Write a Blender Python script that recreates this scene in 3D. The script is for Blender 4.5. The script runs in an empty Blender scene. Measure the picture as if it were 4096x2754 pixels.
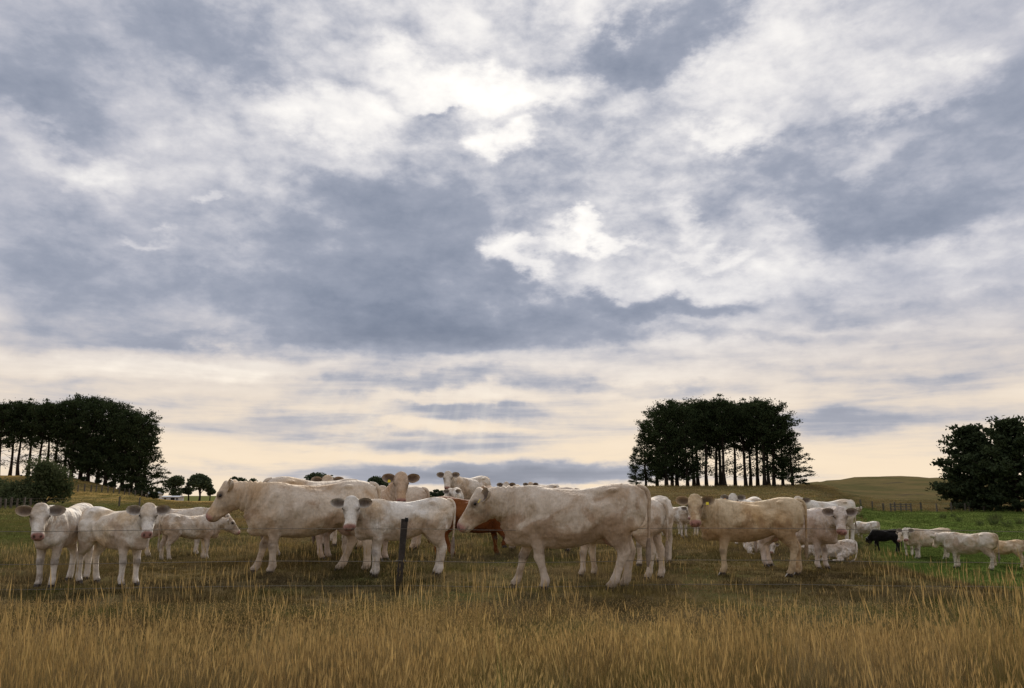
import bpy, bmesh, math, random
import numpy as np
from mathutils import Vector, Matrix
scene = bpy.context.scene
random.seed(7); np.random.seed(7)
# ----------------------------------------------------------------------------
# CAMERA, SKY, SUN, EXPOSURE
# ----------------------------------------------------------------------------
PW, PH, FPX = 4096., 2754., 3186.          # photograph size and its focal length in its own pixels
CAM_H, PITCH = 1.25, math.radians(10.8)
cam = bpy.data.cameras.new('camera'); cam_ob = bpy.data.objects.new('camera', cam); scene.collection.objects.link(cam_ob)
cam.sensor_width = 36.; cam.lens = 36.*FPX/PW; cam.clip_start = .05; cam.clip_end = 8000
cam_ob.location = (0, 0, CAM_H); cam_ob.rotation_euler = (math.pi/2+PITCH, 0, 0); scene.camera = cam_ob

SUN_EL, SUN_AZ = math.radians(29), math.radians(1.5)     # behind the cloud, straight ahead
sun_l = bpy.data.lights.new('sun', 'SUN'); sun_l.energy = 4.4; sun_l.angle = math.radians(18); sun_l.color = (1., .93, .83)
sun_ob = bpy.data.objects.new('sun', sun_l); scene.collection.objects.link(sun_ob)
sd = Vector((math.sin(SUN_AZ)*math.cos(SUN_EL), math.cos(SUN_AZ)*math.cos(SUN_EL), math.sin(SUN_EL)))
sun_ob.rotation_euler = sd.to_track_quat('Z', 'Y').to_euler(); sun_ob.location = sd*60

vs = scene.view_settings
vs.view_transform = 'Standard'; vs.look = 'None'; vs.exposure = 0.0; vs.gamma = 1.0; vs.use_curve_mapping = False

cy = scene.cycles
cy.max_bounces = 6; cy.diffuse_bounces = 3; cy.glossy_bounces = 2; cy.transmission_bounces = 3; cy.transparent_max_bounces = 4; cy.adaptive_threshold = .012

def pix_azel(px, py):
    """direction of a photograph pixel as azimuth (right of +y) and elevation"""
    x, y, z = (px-PW/2)/FPX, 1., -(py-PH/2)/FPX
    yy = y*math.cos(PITCH)-z*math.sin(PITCH); zz = y*math.sin(PITCH)+z*math.cos(PITCH)
    return math.atan2(x, yy), math.atan2(zz, math.hypot(x, yy))

def build_sky():
    w = bpy.data.worlds.new('World'); scene.world = w; w.use_nodes = True
    nt = w.node_tree; L = nt.links.new; bg = nt.nodes['Background']
    def node(t, **k):
        n = nt.nodes.new(t)
        for a, v in k.items(): setattr(n, a, v)
        return n
    def put(sock, v):
        if hasattr(v, 'is_output'): L(v, sock)
        else: sock.default_value = v
    def M(op, a, b=None, c=None, clamp=False):
        n = node('ShaderNodeMath', operation=op, use_clamp=clamp); put(n.inputs[0], a)
        if b is not None: put(n.inputs[1], b)
        if c is not None: put(n.inputs[2], c)
        return n.outputs[0]
    def VM(op, a, b=None):
        n = node('ShaderNodeVectorMath', operation=op); put(n.inputs[0], a)
        if b is not None: put(n.inputs['Scale'] if op == 'SCALE' else n.inputs[1], b)
        return n.outputs[0]
    def SS(v, lo, hi, a=0., b=1.):
        n = node('ShaderNodeMapRange', interpolation_type='SMOOTHSTEP'); put(n.inputs['Value'], v)
        for k, x in (('From Min', lo), ('From Max', hi), ('To Min', a), ('To Max', b)): n.inputs[k].default_value = x
        return n.outputs['Result']
    def NZ(vec, scale, detail, rough=.55, dist=0., col=False, lac=2.):
        n = node('ShaderNodeTexNoise'); put(n.inputs['Vector'], vec); n.inputs['Scale'].default_value = scale
        n.inputs['Detail'].default_value = detail; n.inputs['Roughness'].default_value = rough; n.inputs['Distortion'].default_value = dist
        n.inputs['Lacunarity'].default_value = lac
        return n.outputs['Color'] if col else n.outputs['Fac']
    def MX(a, b, f, mode='MIX'):
        n = node('ShaderNodeMix', data_type='RGBA', blend_type=mode); put(n.inputs[0], f); put(n.inputs[6], a); put(n.inputs[7], b)
        return n.outputs[2]
    sky = node('ShaderNodeTexSky', sky_type='NISHITA', sun_disc=False)
    sky.sun_elevation = SUN_EL; sky.sun_rotation = SUN_AZ; sky.altitude = 60; sky.dust_density = 1.6
    tc = node('ShaderNodeTexCoord'); d = tc.outputs['Generated']
    sp = node('ShaderNodeSeparateXYZ'); L(d, sp.inputs[0]); dx, dy, dz = sp.outputs
    az = M('ARCTAN2', dx, dy); el = M('ARCSINE', dz)
    # flat cloud deck seen in perspective
    zc = M('ADD', M('MAXIMUM', dz, 0.), .13)
    cb = node('ShaderNodeCombineXYZ'); L(M('DIVIDE', dx, zc), cb.inputs[0]); L(M('DIVIDE', dy, zc), cb.inputs[1]); P = cb.outputs[0]
    ae = node('ShaderNodeCombineXYZ'); L(az, ae.inputs[0]); L(el, ae.inputs[1]); AE = ae.outputs[0]
    # warp of the direction so that banks get ragged, billowing outlines
    cu = node('ShaderNodeMapping'); L(AE, cu.inputs['Vector']); cu.inputs['Scale'].default_value = (1., 1.7, 1.); Q = cu.outputs[0]
    w1 = VM('SUBTRACT', NZ(P, 1.1, 2, .6, col=True), (.5, .5, .5)); w2 = VM('SUBTRACT', NZ(Q, 9., 5, .62, col=True), (.5, .5, .5))
    damp = SS(el, .04, .33, .25, 1.)
    wv = VM('ADD', VM('MULTIPLY', w1, (.24, .12, 0)), VM('MULTIPLY', w2, (.17, .13, 0)))
    AEW = VM('ADD', AE, VM('SCALE', wv, damp))
    def blobs(rows):
        tot = None
        for (px, py, rx, ry, rot, wt) in rows:                     # rows in the 2332-wide view of the photograph
            k = PW/2332.; a0, e0 = pix_azel(px*k, py*k)
            mp = node('ShaderNodeMapping', vector_type='TEXTURE'); L(AEW, mp.inputs['Vector'])
            mp.inputs['Location'].default_value = (a0, e0, 0); mp.inputs['Rotation'].default_value = (0, 0, math.radians(rot))
            mp.inputs['Scale'].default_value = (rx*k/FPX*1.45, ry*k/FPX*1.45, 1)
            g = node('ShaderNodeTexGradient', gradient_type='SPHERICAL'); L(mp.outputs[0], g.inputs[0])
            v = M('MULTIPLY', SS(g.outputs['Fac'], 0., .85), wt)
            tot = v if tot is None else M('ADD', tot, v)
        return tot
    thick = blobs(SKY_THICK); thin = M('MULTIPLY', blobs(SKY_THIN), .80)
    n_big = NZ(P, .62, 3, .58, .5); n_mid = NZ(P, 2.1, 5, .60, .3); n_fine = NZ(Q, 16., 6, .60, .25)
    bil = M('ABSOLUTE', M('MULTIPLY_ADD', NZ(Q, 7.0, 5, .58), 2., -1.))        # cauliflower billows
    # optical depth of the cloud
    dep = M('ADD', M('MULTIPLY', M('SUBTRACT', n_big, .5), .75), M('MULTIPLY', M('SUBTRACT', n_mid, .5), .80))
    dep = M('ADD', dep, M('MULTIPLY', M('SUBTRACT', n_fine, .5), .62))
    dep = M('ADD', dep, M('MULTIPLY', M('SUBTRACT', bil, .22), -.55))
    edge = M('MULTIPLY', M('SUBTRACT', NZ(Q, 30., 4, .62, .3), .5), SS(el, .10, .26, 0., .36))
    dep = M('ADD', dep, edge)
    # long streaks near the horizon
    st = node('ShaderNodeMapping'); L(AE, st.inputs['Vector']); st.inputs['Scale'].default_value = (3.4, 34, 1)
    stv = M('SUBTRACT', NZ(st.outputs[0], 1.0, 5, .55, .4), .5)
    low = SS(el, .24, .10)
    dep = M('MULTIPLY', dep, SS(el, .03, .24, .30, 1.))
    dep = M('ADD', dep, M('MULTIPLY', M('MULTIPLY', stv, low), 1.5))
    dep = M('ADD', dep, M('SUBTRACT', thick, thin))
    dep = M('ADD', dep, SS(el, .02, .20, .24, .34))
    rmp = node('ShaderNodeValToRGB'); cr = rmp.color_ramp; cr.interpolation = 'B_SPLINE'
    L(M('MULTIPLY_ADD', dep, .5, .25, clamp=True), rmp.inputs[0])
    stops = SKY_RAMP
    cr.elements[0].position, cr.elements[0].color = stops[0][0], stops[0][1]+(1,)
    cr.elements[1].position, cr.elements[1].color = stops[-1][0], stops[-1][1]+(1,)
    for p, c in stops[1:-1]: e = cr.elements.new(p); e.color = c+(1,)
    cl = rmp.outputs['Color']
    # the veiled sun brightens the thin cloud around it
    sv = node('ShaderNodeVectorMath', operation='DOT_PRODUCT'); L(d, sv.inputs[0]); sv.inputs[1].default_value = tuple(sd)
    glow = SS(sv.outputs['Value'], .86, 1., 0., .40)
    thinm = SS(dep, .75, .0)
    cl = MX(cl, (1.25, 1.2, 1.12, 1), M('MULTIPLY', glow, thinm))
    # warm clear air low down
    warm = M('MULTIPLY', SS(el, .25, .01), SS(dep, .75, .20, .10, 1.))
    cl = MX(cl, (.99, .80, .57, 1), M('MULTIPLY', warm, .90))
    # faint beams fanning out below the bank
    th = M('ARCTAN2', M('SUBTRACT', az, SUN_AZ), M('SUBTRACT', SUN_EL, el))
    rc = node('ShaderNodeCombineXYZ'); L(M('MULTIPLY', th, 16.), rc.inputs[0])
    ray = SS(NZ(rc.outputs[0], 1., 3, .6), .42, .68)
    rm = M('MULTIPLY', M('MULTIPLY', SS(el, .03, .06), SS(el, .17, .11)), M('MULTIPLY', SS(az, -.30, -.20), SS(az, .06, -.06)))
    cl = MX(cl, (1.02, .94, .80, 1), M('MULTIPLY', M('MULTIPLY', ray, rm), .16))
    # blue shows through the very thinnest places, clear of the glow
    gap = M('MULTIPLY', SS(dep, -.30, -.75), SS(n_fine, .50, .62))
    # an overcast grows brighter towards the zenith
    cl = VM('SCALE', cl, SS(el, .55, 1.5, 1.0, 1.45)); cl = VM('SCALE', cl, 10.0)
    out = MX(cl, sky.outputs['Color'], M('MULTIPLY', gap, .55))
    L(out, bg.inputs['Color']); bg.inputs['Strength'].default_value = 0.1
    w.cycles.sampling_method = 'MANUAL'; w.cycles.sample_map_resolution = 512

SKY_RAMP = [(0.0, (1.25, 1.22, 1.15)), (.11, (1.04, 1.01, .97)), (.25, (.77, .755, .765)), (.41, (.565, .565, .625)), (.62, (.335, .37, .46)), (1.0, (.15, .185, .26))]
SKY_THICK = [(850, 590, 330, 180, 0, .50), (960, 735, 330, 80, 6, .50), (330, 650, 420, 80, 0, .32), (1280, 745, 250, 55, 0, .36),
             (60, 190, 180, 130, 0, .52), (440, 100, 200, 130, 0, .34), (1500, 100, 230, 66, 24, .50), (2200, 400, 310, 140, 0, .36), (1400, 235, 190, 60, 24, .24),
             (1700, 400, 200, 90, 0, .26), (130, 520, 260, 80, 0, .22), (1480, 680, 200, 26, 0, .42), (2280, 220, 120, 90, 0, .18),
             (1980, 500, 220, 50, 0, .30), (2230, 770, 160, 60, 0, .15), (1150, 420, 330, 90, 0, .12), (960, 285, 110, 35, 0, .24), (1030, 250, 100, 12, 0, .22), (820, 460, 120, 60, 0, .15),
             (950, 870, 330, 26, 0, .36), (640, 960, 260, 26, 0, .24), (1050, 940, 260, 22, 0, .38), (1000, 1010, 360, 24, 0, .36), (1130, 1082, 420, 26, 0, .95), (1900, 965, 280, 22, 0, .30), (540, 1050, 180, 14, 0, .22),
             (500, 780, 220, 18, 0, .22), (1720, 760, 330, 22, -3, .24), (2080, 690, 260, 28, -4, .28), (1960, 850, 320, 22, -3, .22), (1480, 885, 220, 14, 0, .30), (300, 880, 260, 18, 0, .16), (150, 740, 260, 30, 0, .2)]
SKY_THIN = [(1150, 195, 330, 56, -4, .86), (1190, 322, 60, 40, 0, .74), (760, 262, 180, 50, 0, .42), (560, 250, 160, 40, -10, .2), (1180, 610, 80, 42, -15, .76), (1330, 535, 110, 22, -8, .50), (1250, 560, 70, 22, 20, .4),
            (1550, 480, 50, 60, 0, .36), (1610, 560, 110, 20, 0, .30), (1640, 290, 110, 34, -8, .45), (2010, 255, 110, 34, 0, .5), (2110, 165, 150, 40, 0, .4), (1800, 150, 250, 130, 0, .30),
            (1700, 625, 380, 30, -3, .26), (2240, 540, 170, 50, -8, .45), (110, 345, 190, 40, -8, .36), (485, 470, 45, 14, 0, .35), (375, 525, 40, 14, 0, .36), (300, 350, 240, 60, 0, .22), (260, 190, 110, 70, 20, .28),
            (700, 800, 190, 40, 8, .46), (110, 815, 180, 34, 0, .34), (430, 830, 130, 22, 0, .34), (1900, 800, 500, 110, 0, .14), (1830, 520, 110, 26, -10, .35), (1980, 365, 45, 32, 0, .28), (1050, 30, 200, 60, 0, .2), (600, 900, 400, 60, 0, .10), (1350, 20, 120, 40, 0, .3), (1000, 910, 200, 14, 0, .2), (950, 975, 260, 14, 0, .22)]
build_sky()
MAT = {}
def new_mat(name):
    m = bpy.data.materials.new(name); m.use_nodes = True
    nt = m.node_tree; b = nt.nodes['Principled BSDF']
    return m, nt, b
def N(nt, typ, **kw):
    n = nt.nodes.new(typ)
    for k, v in kw.items(): setattr(n, k, v)
    return n
def simple(name, col, rough=.7, spec=.3, noise=0., scale=8.):
    m, nt, b = new_mat(name)
    b.inputs['Roughness'].default_value = rough; b.inputs['Specular IOR Level'].default_value = spec
    if noise:
        tc = N(nt, 'ShaderNodeTexCoord'); n = N(nt, 'ShaderNodeTexNoise'); n.inputs['Scale'].default_value = scale; n.inputs['Detail'].default_value = 6
        nt.links.new(tc.outputs['Object'], n.inputs['Vector'])
        r = N(nt, 'ShaderNodeMapRange'); r.inputs['From Min'].default_value = .3; r.inputs['From Max'].default_value = .7
        r.inputs['To Min'].default_value = 1-noise; r.inputs['To Max'].default_value = 1+noise
        nt.links.new(n.outputs['Fac'], r.inputs['Value'])
        mx = N(nt, 'ShaderNodeVectorMath', operation='SCALE'); mx.inputs[0].default_value = col[:3]
        nt.links.new(r.outputs['Result'], mx.inputs['Scale']); nt.links.new(mx.outputs['Vector'], b.inputs['Base Color'])
    else: b.inputs['Base Color'].default_value = tuple(col[:3])+(1,)
    MAT[name] = m
    return m
simple('hoof', (.055, .042, .034), .55, .3, .3, 20)
simple('eye', (.008, .006, .005), .12, .5)
simple('tag', (.75, .58, .03), .5, .3)
simple('tag_orange', (.72, .28, .03), .5, .3)

def coat_material():
    m, nt, b = new_mat('coat'); L = nt.links.new
    oi = N(nt, 'ShaderNodeObjectInfo'); tc = N(nt, 'ShaderNodeTexCoord')
    at = N(nt, 'ShaderNodeAttribute', attribute_name='mask'); sp = N(nt, 'ShaderNodeSeparateColor'); L(at.outputs['Color'], sp.inputs['Color'])
    off = N(nt, 'ShaderNodeVectorMath', operation='SCALE'); off.inputs[0].default_value = (37, 19, 53); L(oi.outputs['Alpha'], off.inputs['Scale'])
    ad = N(nt, 'ShaderNodeVectorMath', operation='ADD'); L(tc.outputs['Object'], ad.inputs[0]); L(off.outputs['Vector'], ad.inputs[1])
    def noise(scale, detail, rough, lo, hi, tmin, tmax, vec=None, dist=0.):
        n = N(nt, 'ShaderNodeTexNoise'); n.inputs['Scale'].default_value = scale; n.inputs['Detail'].default_value = detail
        n.inputs['Roughness'].default_value = rough; n.inputs['Distortion'].default_value = dist
        L((vec or ad).outputs['Vector'], n.inputs['Vector'])
        r = N(nt, 'ShaderNodeMapRange', interpolation_type='SMOOTHSTEP'); r.inputs['From Min'].default_value = lo; r.inputs['From Max'].default_value = hi
        r.inputs['To Min'].default_value = tmin; r.inputs['To Max'].default_value = tmax; L(n.outputs['Fac'], r.inputs['Value'])
        return r.outputs['Result'], n.outputs['Fac']
    def mix(a, bcol, fac, mode='MIX'):
        x = N(nt, 'ShaderNodeMix', data_type='RGBA', blend_type=mode)
        if isinstance(fac, float): x.inputs[0].default_value = fac
        else: L(fac, x.inputs[0])
        for s, c in ((6, a), (7, bcol)):
            if isinstance(c, tuple): x.inputs[s].default_value = c
            else: L(c, x.inputs[s])
        return x.outputs[2]
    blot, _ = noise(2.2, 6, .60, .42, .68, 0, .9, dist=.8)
    warm, _ = noise(1.1, 3, .5, .48, .75, 0, .75)
    fine, fr = noise(26, 6, .65, .3, .7, .90, 1.08)
    # short strands run down and back
    mp = N(nt, 'ShaderNodeMapping'); mp.inputs['Scale'].default_value = (60, 60, 9); mp.inputs['Rotation'].default_value = (0, .35, 0); L(ad.outputs['Vector'], mp.inputs['Vector'])
    hair, hf = noise(1, 3, .6, .3, .7, .94, 1.05, vec=mp)
    base = oi.outputs['Color']
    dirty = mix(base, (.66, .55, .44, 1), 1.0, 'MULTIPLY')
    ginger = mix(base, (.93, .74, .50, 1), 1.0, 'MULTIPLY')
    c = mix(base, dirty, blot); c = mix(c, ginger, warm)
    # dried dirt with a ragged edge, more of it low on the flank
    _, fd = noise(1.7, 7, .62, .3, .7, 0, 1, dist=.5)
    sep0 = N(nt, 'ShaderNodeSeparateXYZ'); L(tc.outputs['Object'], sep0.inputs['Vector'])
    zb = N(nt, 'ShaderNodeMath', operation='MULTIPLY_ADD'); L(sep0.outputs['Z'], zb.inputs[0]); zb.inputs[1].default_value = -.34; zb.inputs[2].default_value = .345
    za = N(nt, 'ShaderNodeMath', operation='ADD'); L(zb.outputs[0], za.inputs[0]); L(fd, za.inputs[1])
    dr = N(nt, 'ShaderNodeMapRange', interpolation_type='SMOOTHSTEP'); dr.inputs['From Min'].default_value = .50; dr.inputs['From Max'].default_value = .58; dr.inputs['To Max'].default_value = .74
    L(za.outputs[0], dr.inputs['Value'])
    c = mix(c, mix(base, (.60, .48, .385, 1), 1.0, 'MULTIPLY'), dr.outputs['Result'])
    # lower legs and belly keep paler hair with mud
    sep = N(nt, 'ShaderNodeSeparateXYZ'); L(tc.outputs['Object'], sep.inputs['Vector'])
    lg = N(nt, 'ShaderNodeMapRange', interpolation_type='SMOOTHSTEP'); lg.inputs['From Min'].default_value = .75; lg.inputs['From Max'].default_value = .40
    lg.inputs['To Min'].default_value = 0; lg.inputs['To Max'].default_value = .55; L(sep.outputs['Z'], lg.inputs['Value'])
    pale = mix(base, (1.18, 1.22, 1.28, 1), 1.0, 'MULTIPLY'); c = mix(c, pale, lg.outputs['Result'])
    mud, _ = noise(6, 6, .7, .50, .62, 0, 1)
    mg = N(nt, 'ShaderNodeMath', operation='MULTIPLY'); L(sp.outputs['Blue'], mg.inputs[0]); mg.inputs[1].default_value = .9
    mg2 = N(nt, 'ShaderNodeMath', operation='MULTIPLY', use_clamp=True); L(mg.outputs[0], mg2.inputs[0])
    ma = N(nt, 'ShaderNodeMath', operation='MULTIPLY_ADD'); L(mud, ma.inputs[0]); ma.inputs[1].default_value = .6; ma.inputs[2].default_value = .6; L(ma.outputs[0], mg2.inputs[1])
    c = mix(c, (.11, .085, .065, 1), mg2.outputs[0])
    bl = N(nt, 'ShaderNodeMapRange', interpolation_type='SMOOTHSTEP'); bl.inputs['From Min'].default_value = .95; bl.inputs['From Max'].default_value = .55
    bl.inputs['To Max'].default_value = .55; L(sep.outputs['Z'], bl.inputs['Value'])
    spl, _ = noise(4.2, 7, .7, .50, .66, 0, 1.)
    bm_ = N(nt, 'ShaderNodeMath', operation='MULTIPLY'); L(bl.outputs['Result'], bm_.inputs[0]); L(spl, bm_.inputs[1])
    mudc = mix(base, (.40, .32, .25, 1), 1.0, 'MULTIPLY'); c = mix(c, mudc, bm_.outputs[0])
    c = mix(c, (.36, .19, .155, 1), sp.outputs['Red'])
    c = mix(c, (.065, .040, .030, 1), sp.outputs['Green'])
    sc = N(nt, 'ShaderNodeVectorMath', operation='SCALE'); L(c, sc.inputs[0]); L(fine, sc.inputs['Scale'])
    sc2 = N(nt, 'ShaderNodeVectorMath', operation='SCALE'); L(sc.outputs['Vector'], sc2.inputs[0]); L(hair, sc2.inputs['Scale'])
    L(sc2.outputs['Vector'], b.inputs['Base Color'])
    b.inputs['Roughness'].default_value = .78; b.inputs['Specular IOR Level'].default_value = .10
    b.inputs['Sheen Weight'].default_value = .06; b.inputs['Sheen Roughness'].default_value = .5
    # neck folds, ribs and muscle: soft relief
    mp2 = N(nt, 'ShaderNodeMapping'); mp2.inputs['Scale'].default_value = (9, 3, 1.6); L(ad.outputs['Vector'], mp2.inputs['Vector'])
    rib, ribf = noise(1, 3, .55, .3, .7, 0, 1, vec=mp2)
    bulge, bf = noise(3.2, 3, .5, .3, .7, 0, 1)
    s1 = N(nt, 'ShaderNodeMath', operation='MULTIPLY_ADD'); L(rib, s1.inputs[0]); s1.inputs[1].default_value = .45; L(bulge, s1.inputs[2])
    s2 = N(nt, 'ShaderNodeMath', operation='MULTIPLY_ADD'); L(hf, s2.inputs[0]); s2.inputs[1].default_value = .05; L(s1.outputs[0], s2.inputs[2])
    bp = N(nt, 'ShaderNodeBump'); bp.inputs['Strength'].default_value = .8; bp.inputs['Distance'].default_value = .04
    L(s2.outputs[0], bp.inputs['Height']); L(bp.outputs['Normal'], b.inputs['Normal'])
    MAT['coat'] = m
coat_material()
# ----------------------------------------------------------------------------
# GROUND
# ----------------------------------------------------------------------------
def sstep(x, a, b): t = np.clip((np.asarray(x, float)-a)/(b-a), 0, 1); return t*t*(3-2*t)
def vnoise(x, y, seed=0):
    x = np.asarray(x, float); y = np.asarray(y, float)
    xi, yi = np.floor(x), np.floor(y); fx, fy = x-xi, y-yi
    fx = fx*fx*(3-2*fx); fy = fy*fy*(3-2*fy)
    def h(a, b):
        v = np.sin(a*127.1+b*311.7+seed*74.7)*43758.5453; return v-np.floor(v)
    return (h(xi, yi)*(1-fx)+h(xi+1, yi)*fx)*(1-fy)+(h(xi, yi+1)*(1-fx)+h(xi+1, yi+1)*fx)*fy
def fbm(x, y, seed=0, o=4):
    s, a, t = 0, .5, 0
    for i in range(o): s = s+a*vnoise(x*2**i, y*2**i, seed+i); t += a; a *= .5
    return s/t
def hollow(x, y):
    """distance into the green flat on the right"""
    edge = np.maximum(7.2+.05*(y-12.5), .392*y)+.8*(fbm(x*.15, y*.15, 5)-.5)
    return x-edge
def ground_z(x, y):
    x = np.asarray(x, float); y = np.asarray(y, float)
    yy = np.maximum(y, 6.); u = x/yy
    front = sstep(y, 4, 12)
    z = .10*(fbm(x*.22, y*.22, 1)-.5)+.05*(fbm(x*.9, y*.9, 2)-.5)
    z = z-.28*sstep(-x, 3.5, 8.5)*sstep(y, 14, 20)*(1-sstep(y, 60, 110))
    z = z+.70*np.exp(-((x+.2)/5.)**2)*sstep(y, 17.5, 28)*(1-sstep(y, 46, 75))
    s = hollow(x, y)
    z = z-(1.48*sstep(s, -1.0, 2.2)*sstep(y, 9, 18))*(1-.45*sstep(y, 60, 105))
    # far country sinks a little
    z = z-2.6*sstep(y, 150, 600)*front
    # knoll that carries the pines
    z = z+2.5*sstep(u, .0, .16)*(1-sstep(u, .36, .46))*sstep(y, 34, 122)*(1-sstep(y, 165, 260))
    # long hill on the right
    z = z+(9.0+1.6*(fbm(x*.02, y*.02, 8)-.5)*2)*sstep(u, .24, .46)*sstep(y, 108, 290)*(1-.6*sstep(y, 300, 700))
    z = z+2.4*(fbm(x*.055+3, y*.03, 9, 5)-.5)*sstep(y, 112, 150)*sstep(u, .27, .40)
    # slope on the left
    z = z+5.3*sstep(-u, .40, .575)*sstep(y, 108, 165)*(1-.5*sstep(y, 260, 600))
    z = z+.35*(fbm(x*.05, y*.05, 11)-.5)*sstep(y, 60, 140)
    # rise of the plain around and behind
    z = z+4*sstep(np.hypot(x, y), 1500, 3500)
    return z
def ground_at(x, y): return float(ground_z(np.array([x]), np.array([y]))[0])
def hit(px, py, off=0.):
    """point of the ground seen at a photograph pixel"""
    az, el = pix_azel(px, py)
    D = np.geomspace(3, 1200, 6000); X, Y = D*math.sin(az), D*math.cos(az)
    Z = CAM_H+D*math.tan(el); g = ground_z(X, Y)+off
    i = np.nonzero(Z <= g)[0]
    i = i[0] if len(i) else len(D)-1
    return X[i], Y[i], float(g[i]-off)

def build_ground():
    t = np.linspace(-1, 1, 380); gx = 2.2*np.sinh(t*8.05); gy = 15+2.6*np.sinh(t*7.85)
    X, Y = np.meshgrid(gx, gy); Z = ground_z(X, Y)
    V = np.stack([X, Y, Z], -1).reshape(-1, 3); n = len(gx)
    F = [(j*n+i, j*n+i+1, (j+1)*n+i+1, (j+1)*n+i) for j in range(n-1) for i in range(n-1)]
    me = np_mesh('ground', V, F, ground_material())
    x, y = V[:, 0], V[:, 1]; u = x/np.maximum(y, 6)
    s = hollow(x, y)
    green = sstep(s, .2, 3.2)*sstep(y, 10, 16)*(1-sstep(y, 104, 112))
    green = np.maximum(green, .75*sstep(-u, .40, .55)*sstep(y, 22, 30)*(1-sstep(y, 62, 70)))
    green = np.maximum(green, .8*sstep(-u, .05, .2)*sstep(y, 88, 98)*(1-sstep(y, 108, 116)))
    green = np.maximum(green, .45*sstep(y, 300, 420))
    gold = sstep(-u, .22, .36)*sstep(y, 112, 122)*(1-sstep(y, 300, 380))
    gold = np.maximum(gold, .45*sstep(-u, .1, .3)*sstep(y, 64, 72)*(1-sstep(y, 88, 96)))
    hill = sstep(y, 60, 110)*sstep(u, .0, .2)*(1-green)
    trod = sstep(y, 8.5, 10.5)*(1-sstep(y, 16, 24))*(1-sstep(np.abs(x+.5), 6, 11))
    ca = me.color_attributes.new('zone', 'FLOAT_COLOR', 'POINT')
    ca.data.foreach_set('color', np.stack([green, gold, hill, trod], 1).astype(np.float32).ravel())
    o = link('ground', me); o['kind'] = 'structure'; o['label'] = 'dry grazed pasture running back to low hills'
    return o

def ground_material():
    m, nt, b = new_mat('pasture'); L = nt.links.new
    tc = N(nt, 'ShaderNodeTexCoord'); at = N(nt, 'ShaderNodeAttribute', attribute_name='zone'); sp = N(nt, 'ShaderNodeSeparateColor'); L(at.outputs['Color'], sp.inputs[0])
    def noise(scale, detail, lo, hi, rough=.6, st=None):
        n = N(nt, 'ShaderNodeTexNoise'); n.inputs['Scale'].default_value = scale; n.inputs['Detail'].default_value = detail; n.inputs['Roughness'].default_value = rough
        src = tc.outputs['Object']
        if st:
            mp = N(nt, 'ShaderNodeMapping'); mp.inputs['Scale'].default_value = st; L(src, mp.inputs['Vector']); src = mp.outputs[0]
        L(src, n.inputs['Vector'])
        r = N(nt, 'ShaderNodeMapRange', interpolation_type='SMOOTHSTEP'); r.inputs['From Min'].default_value = lo; r.inputs['From Max'].default_value = hi; L(n.outputs['Fac'], r.inputs['Value'])
        return r.outputs['Result']
    def mix(a, c, f):
        x = N(nt, 'ShaderNodeMix', data_type='RGBA')
        if isinstance(f, float): x.inputs[0].default_value = f
        else: L(f, x.inputs[0])
        for k, q in ((6, a), (7, c)):
            if isinstance(q, tuple): x.inputs[k].default_value = q+(1,)
            else: L(q, x.inputs[k])
        return x.outputs[2]
    straw, olive, soil = (.150, .112, .054), (.075, .074, .028), (.040, .030, .020)
    c = mix(olive, straw, noise(.55, 7, .34, .62))
    c = mix(c, soil, noise(1.7, 6, .60, .74))
    hillc = mix((.118, .090, .042), (.074, .069, .030), noise(.09, 9, .38, .62, .72)); hillc = mix(hillc, (.165, .125, .060), noise(.35, 7, .56, .72, .7))
    hillc = mix(hillc, (.060, .048, .034), noise(.11, 7, .60, .68, .62, (1., 2.2, 1.)))
    c = mix(c, hillc, sp.outputs['Blue'])
    gold = mix((.30, .195, .066), (.20, .145, .054), noise(.16, 7, .36, .66)); c = mix(c, gold, sp.outputs['Green'])
    grn = mix((.078, .118, .024), (.105, .125, .034), noise(.30, 7, .35, .65)); grn = mix(grn, (.045, .065, .018), noise(1.1, 6, .58, .74))
    c = mix(c, grn, sp.outputs['Red'])
    L(c, b.inputs['Base Color']); b.inputs['Roughness'].default_value = .95; b.inputs['Specular IOR Level'].default_value = 0.
    n2 = N(nt, 'ShaderNodeTexNoise'); n2.inputs['Scale'].default_value = 5; n2.inputs['Detail'].default_value = 9; n2.inputs['Roughness'].default_value = .75; L(tc.outputs['Object'], n2.inputs['Vector'])
    bp = N(nt, 'ShaderNodeBump'); bp.inputs['Strength'].default_value = .9; bp.inputs['Distance'].default_value = .10; L(n2.outputs['Fac'], bp.inputs['Height']); L(bp.outputs['Normal'], b.inputs['Normal'])
    return m
# ----------------------------------------------------------------------------
# CATTLE
# ----------------------------------------------------------------------------
def catmull(P, n):
    """P: k x m control rows -> smoothly interpolated rows, n per span"""
    P = np.asarray(P, float)
    Q = np.vstack([2*P[0]-P[1], P, 2*P[-1]-P[-2]])
    out = []
    for i in range(1, len(Q)-2):
        for j in range(n):
            t = j/n
            out.append(0.5*((2*Q[i]) + (-Q[i-1]+Q[i+1])*t + (2*Q[i-1]-5*Q[i]+4*Q[i+1]-Q[i+2])*t*t
                            + (-Q[i-1]+3*Q[i]-3*Q[i+1]+Q[i+2])*t**3))
    out.append(Q[-2])
    return np.array(out)

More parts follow.
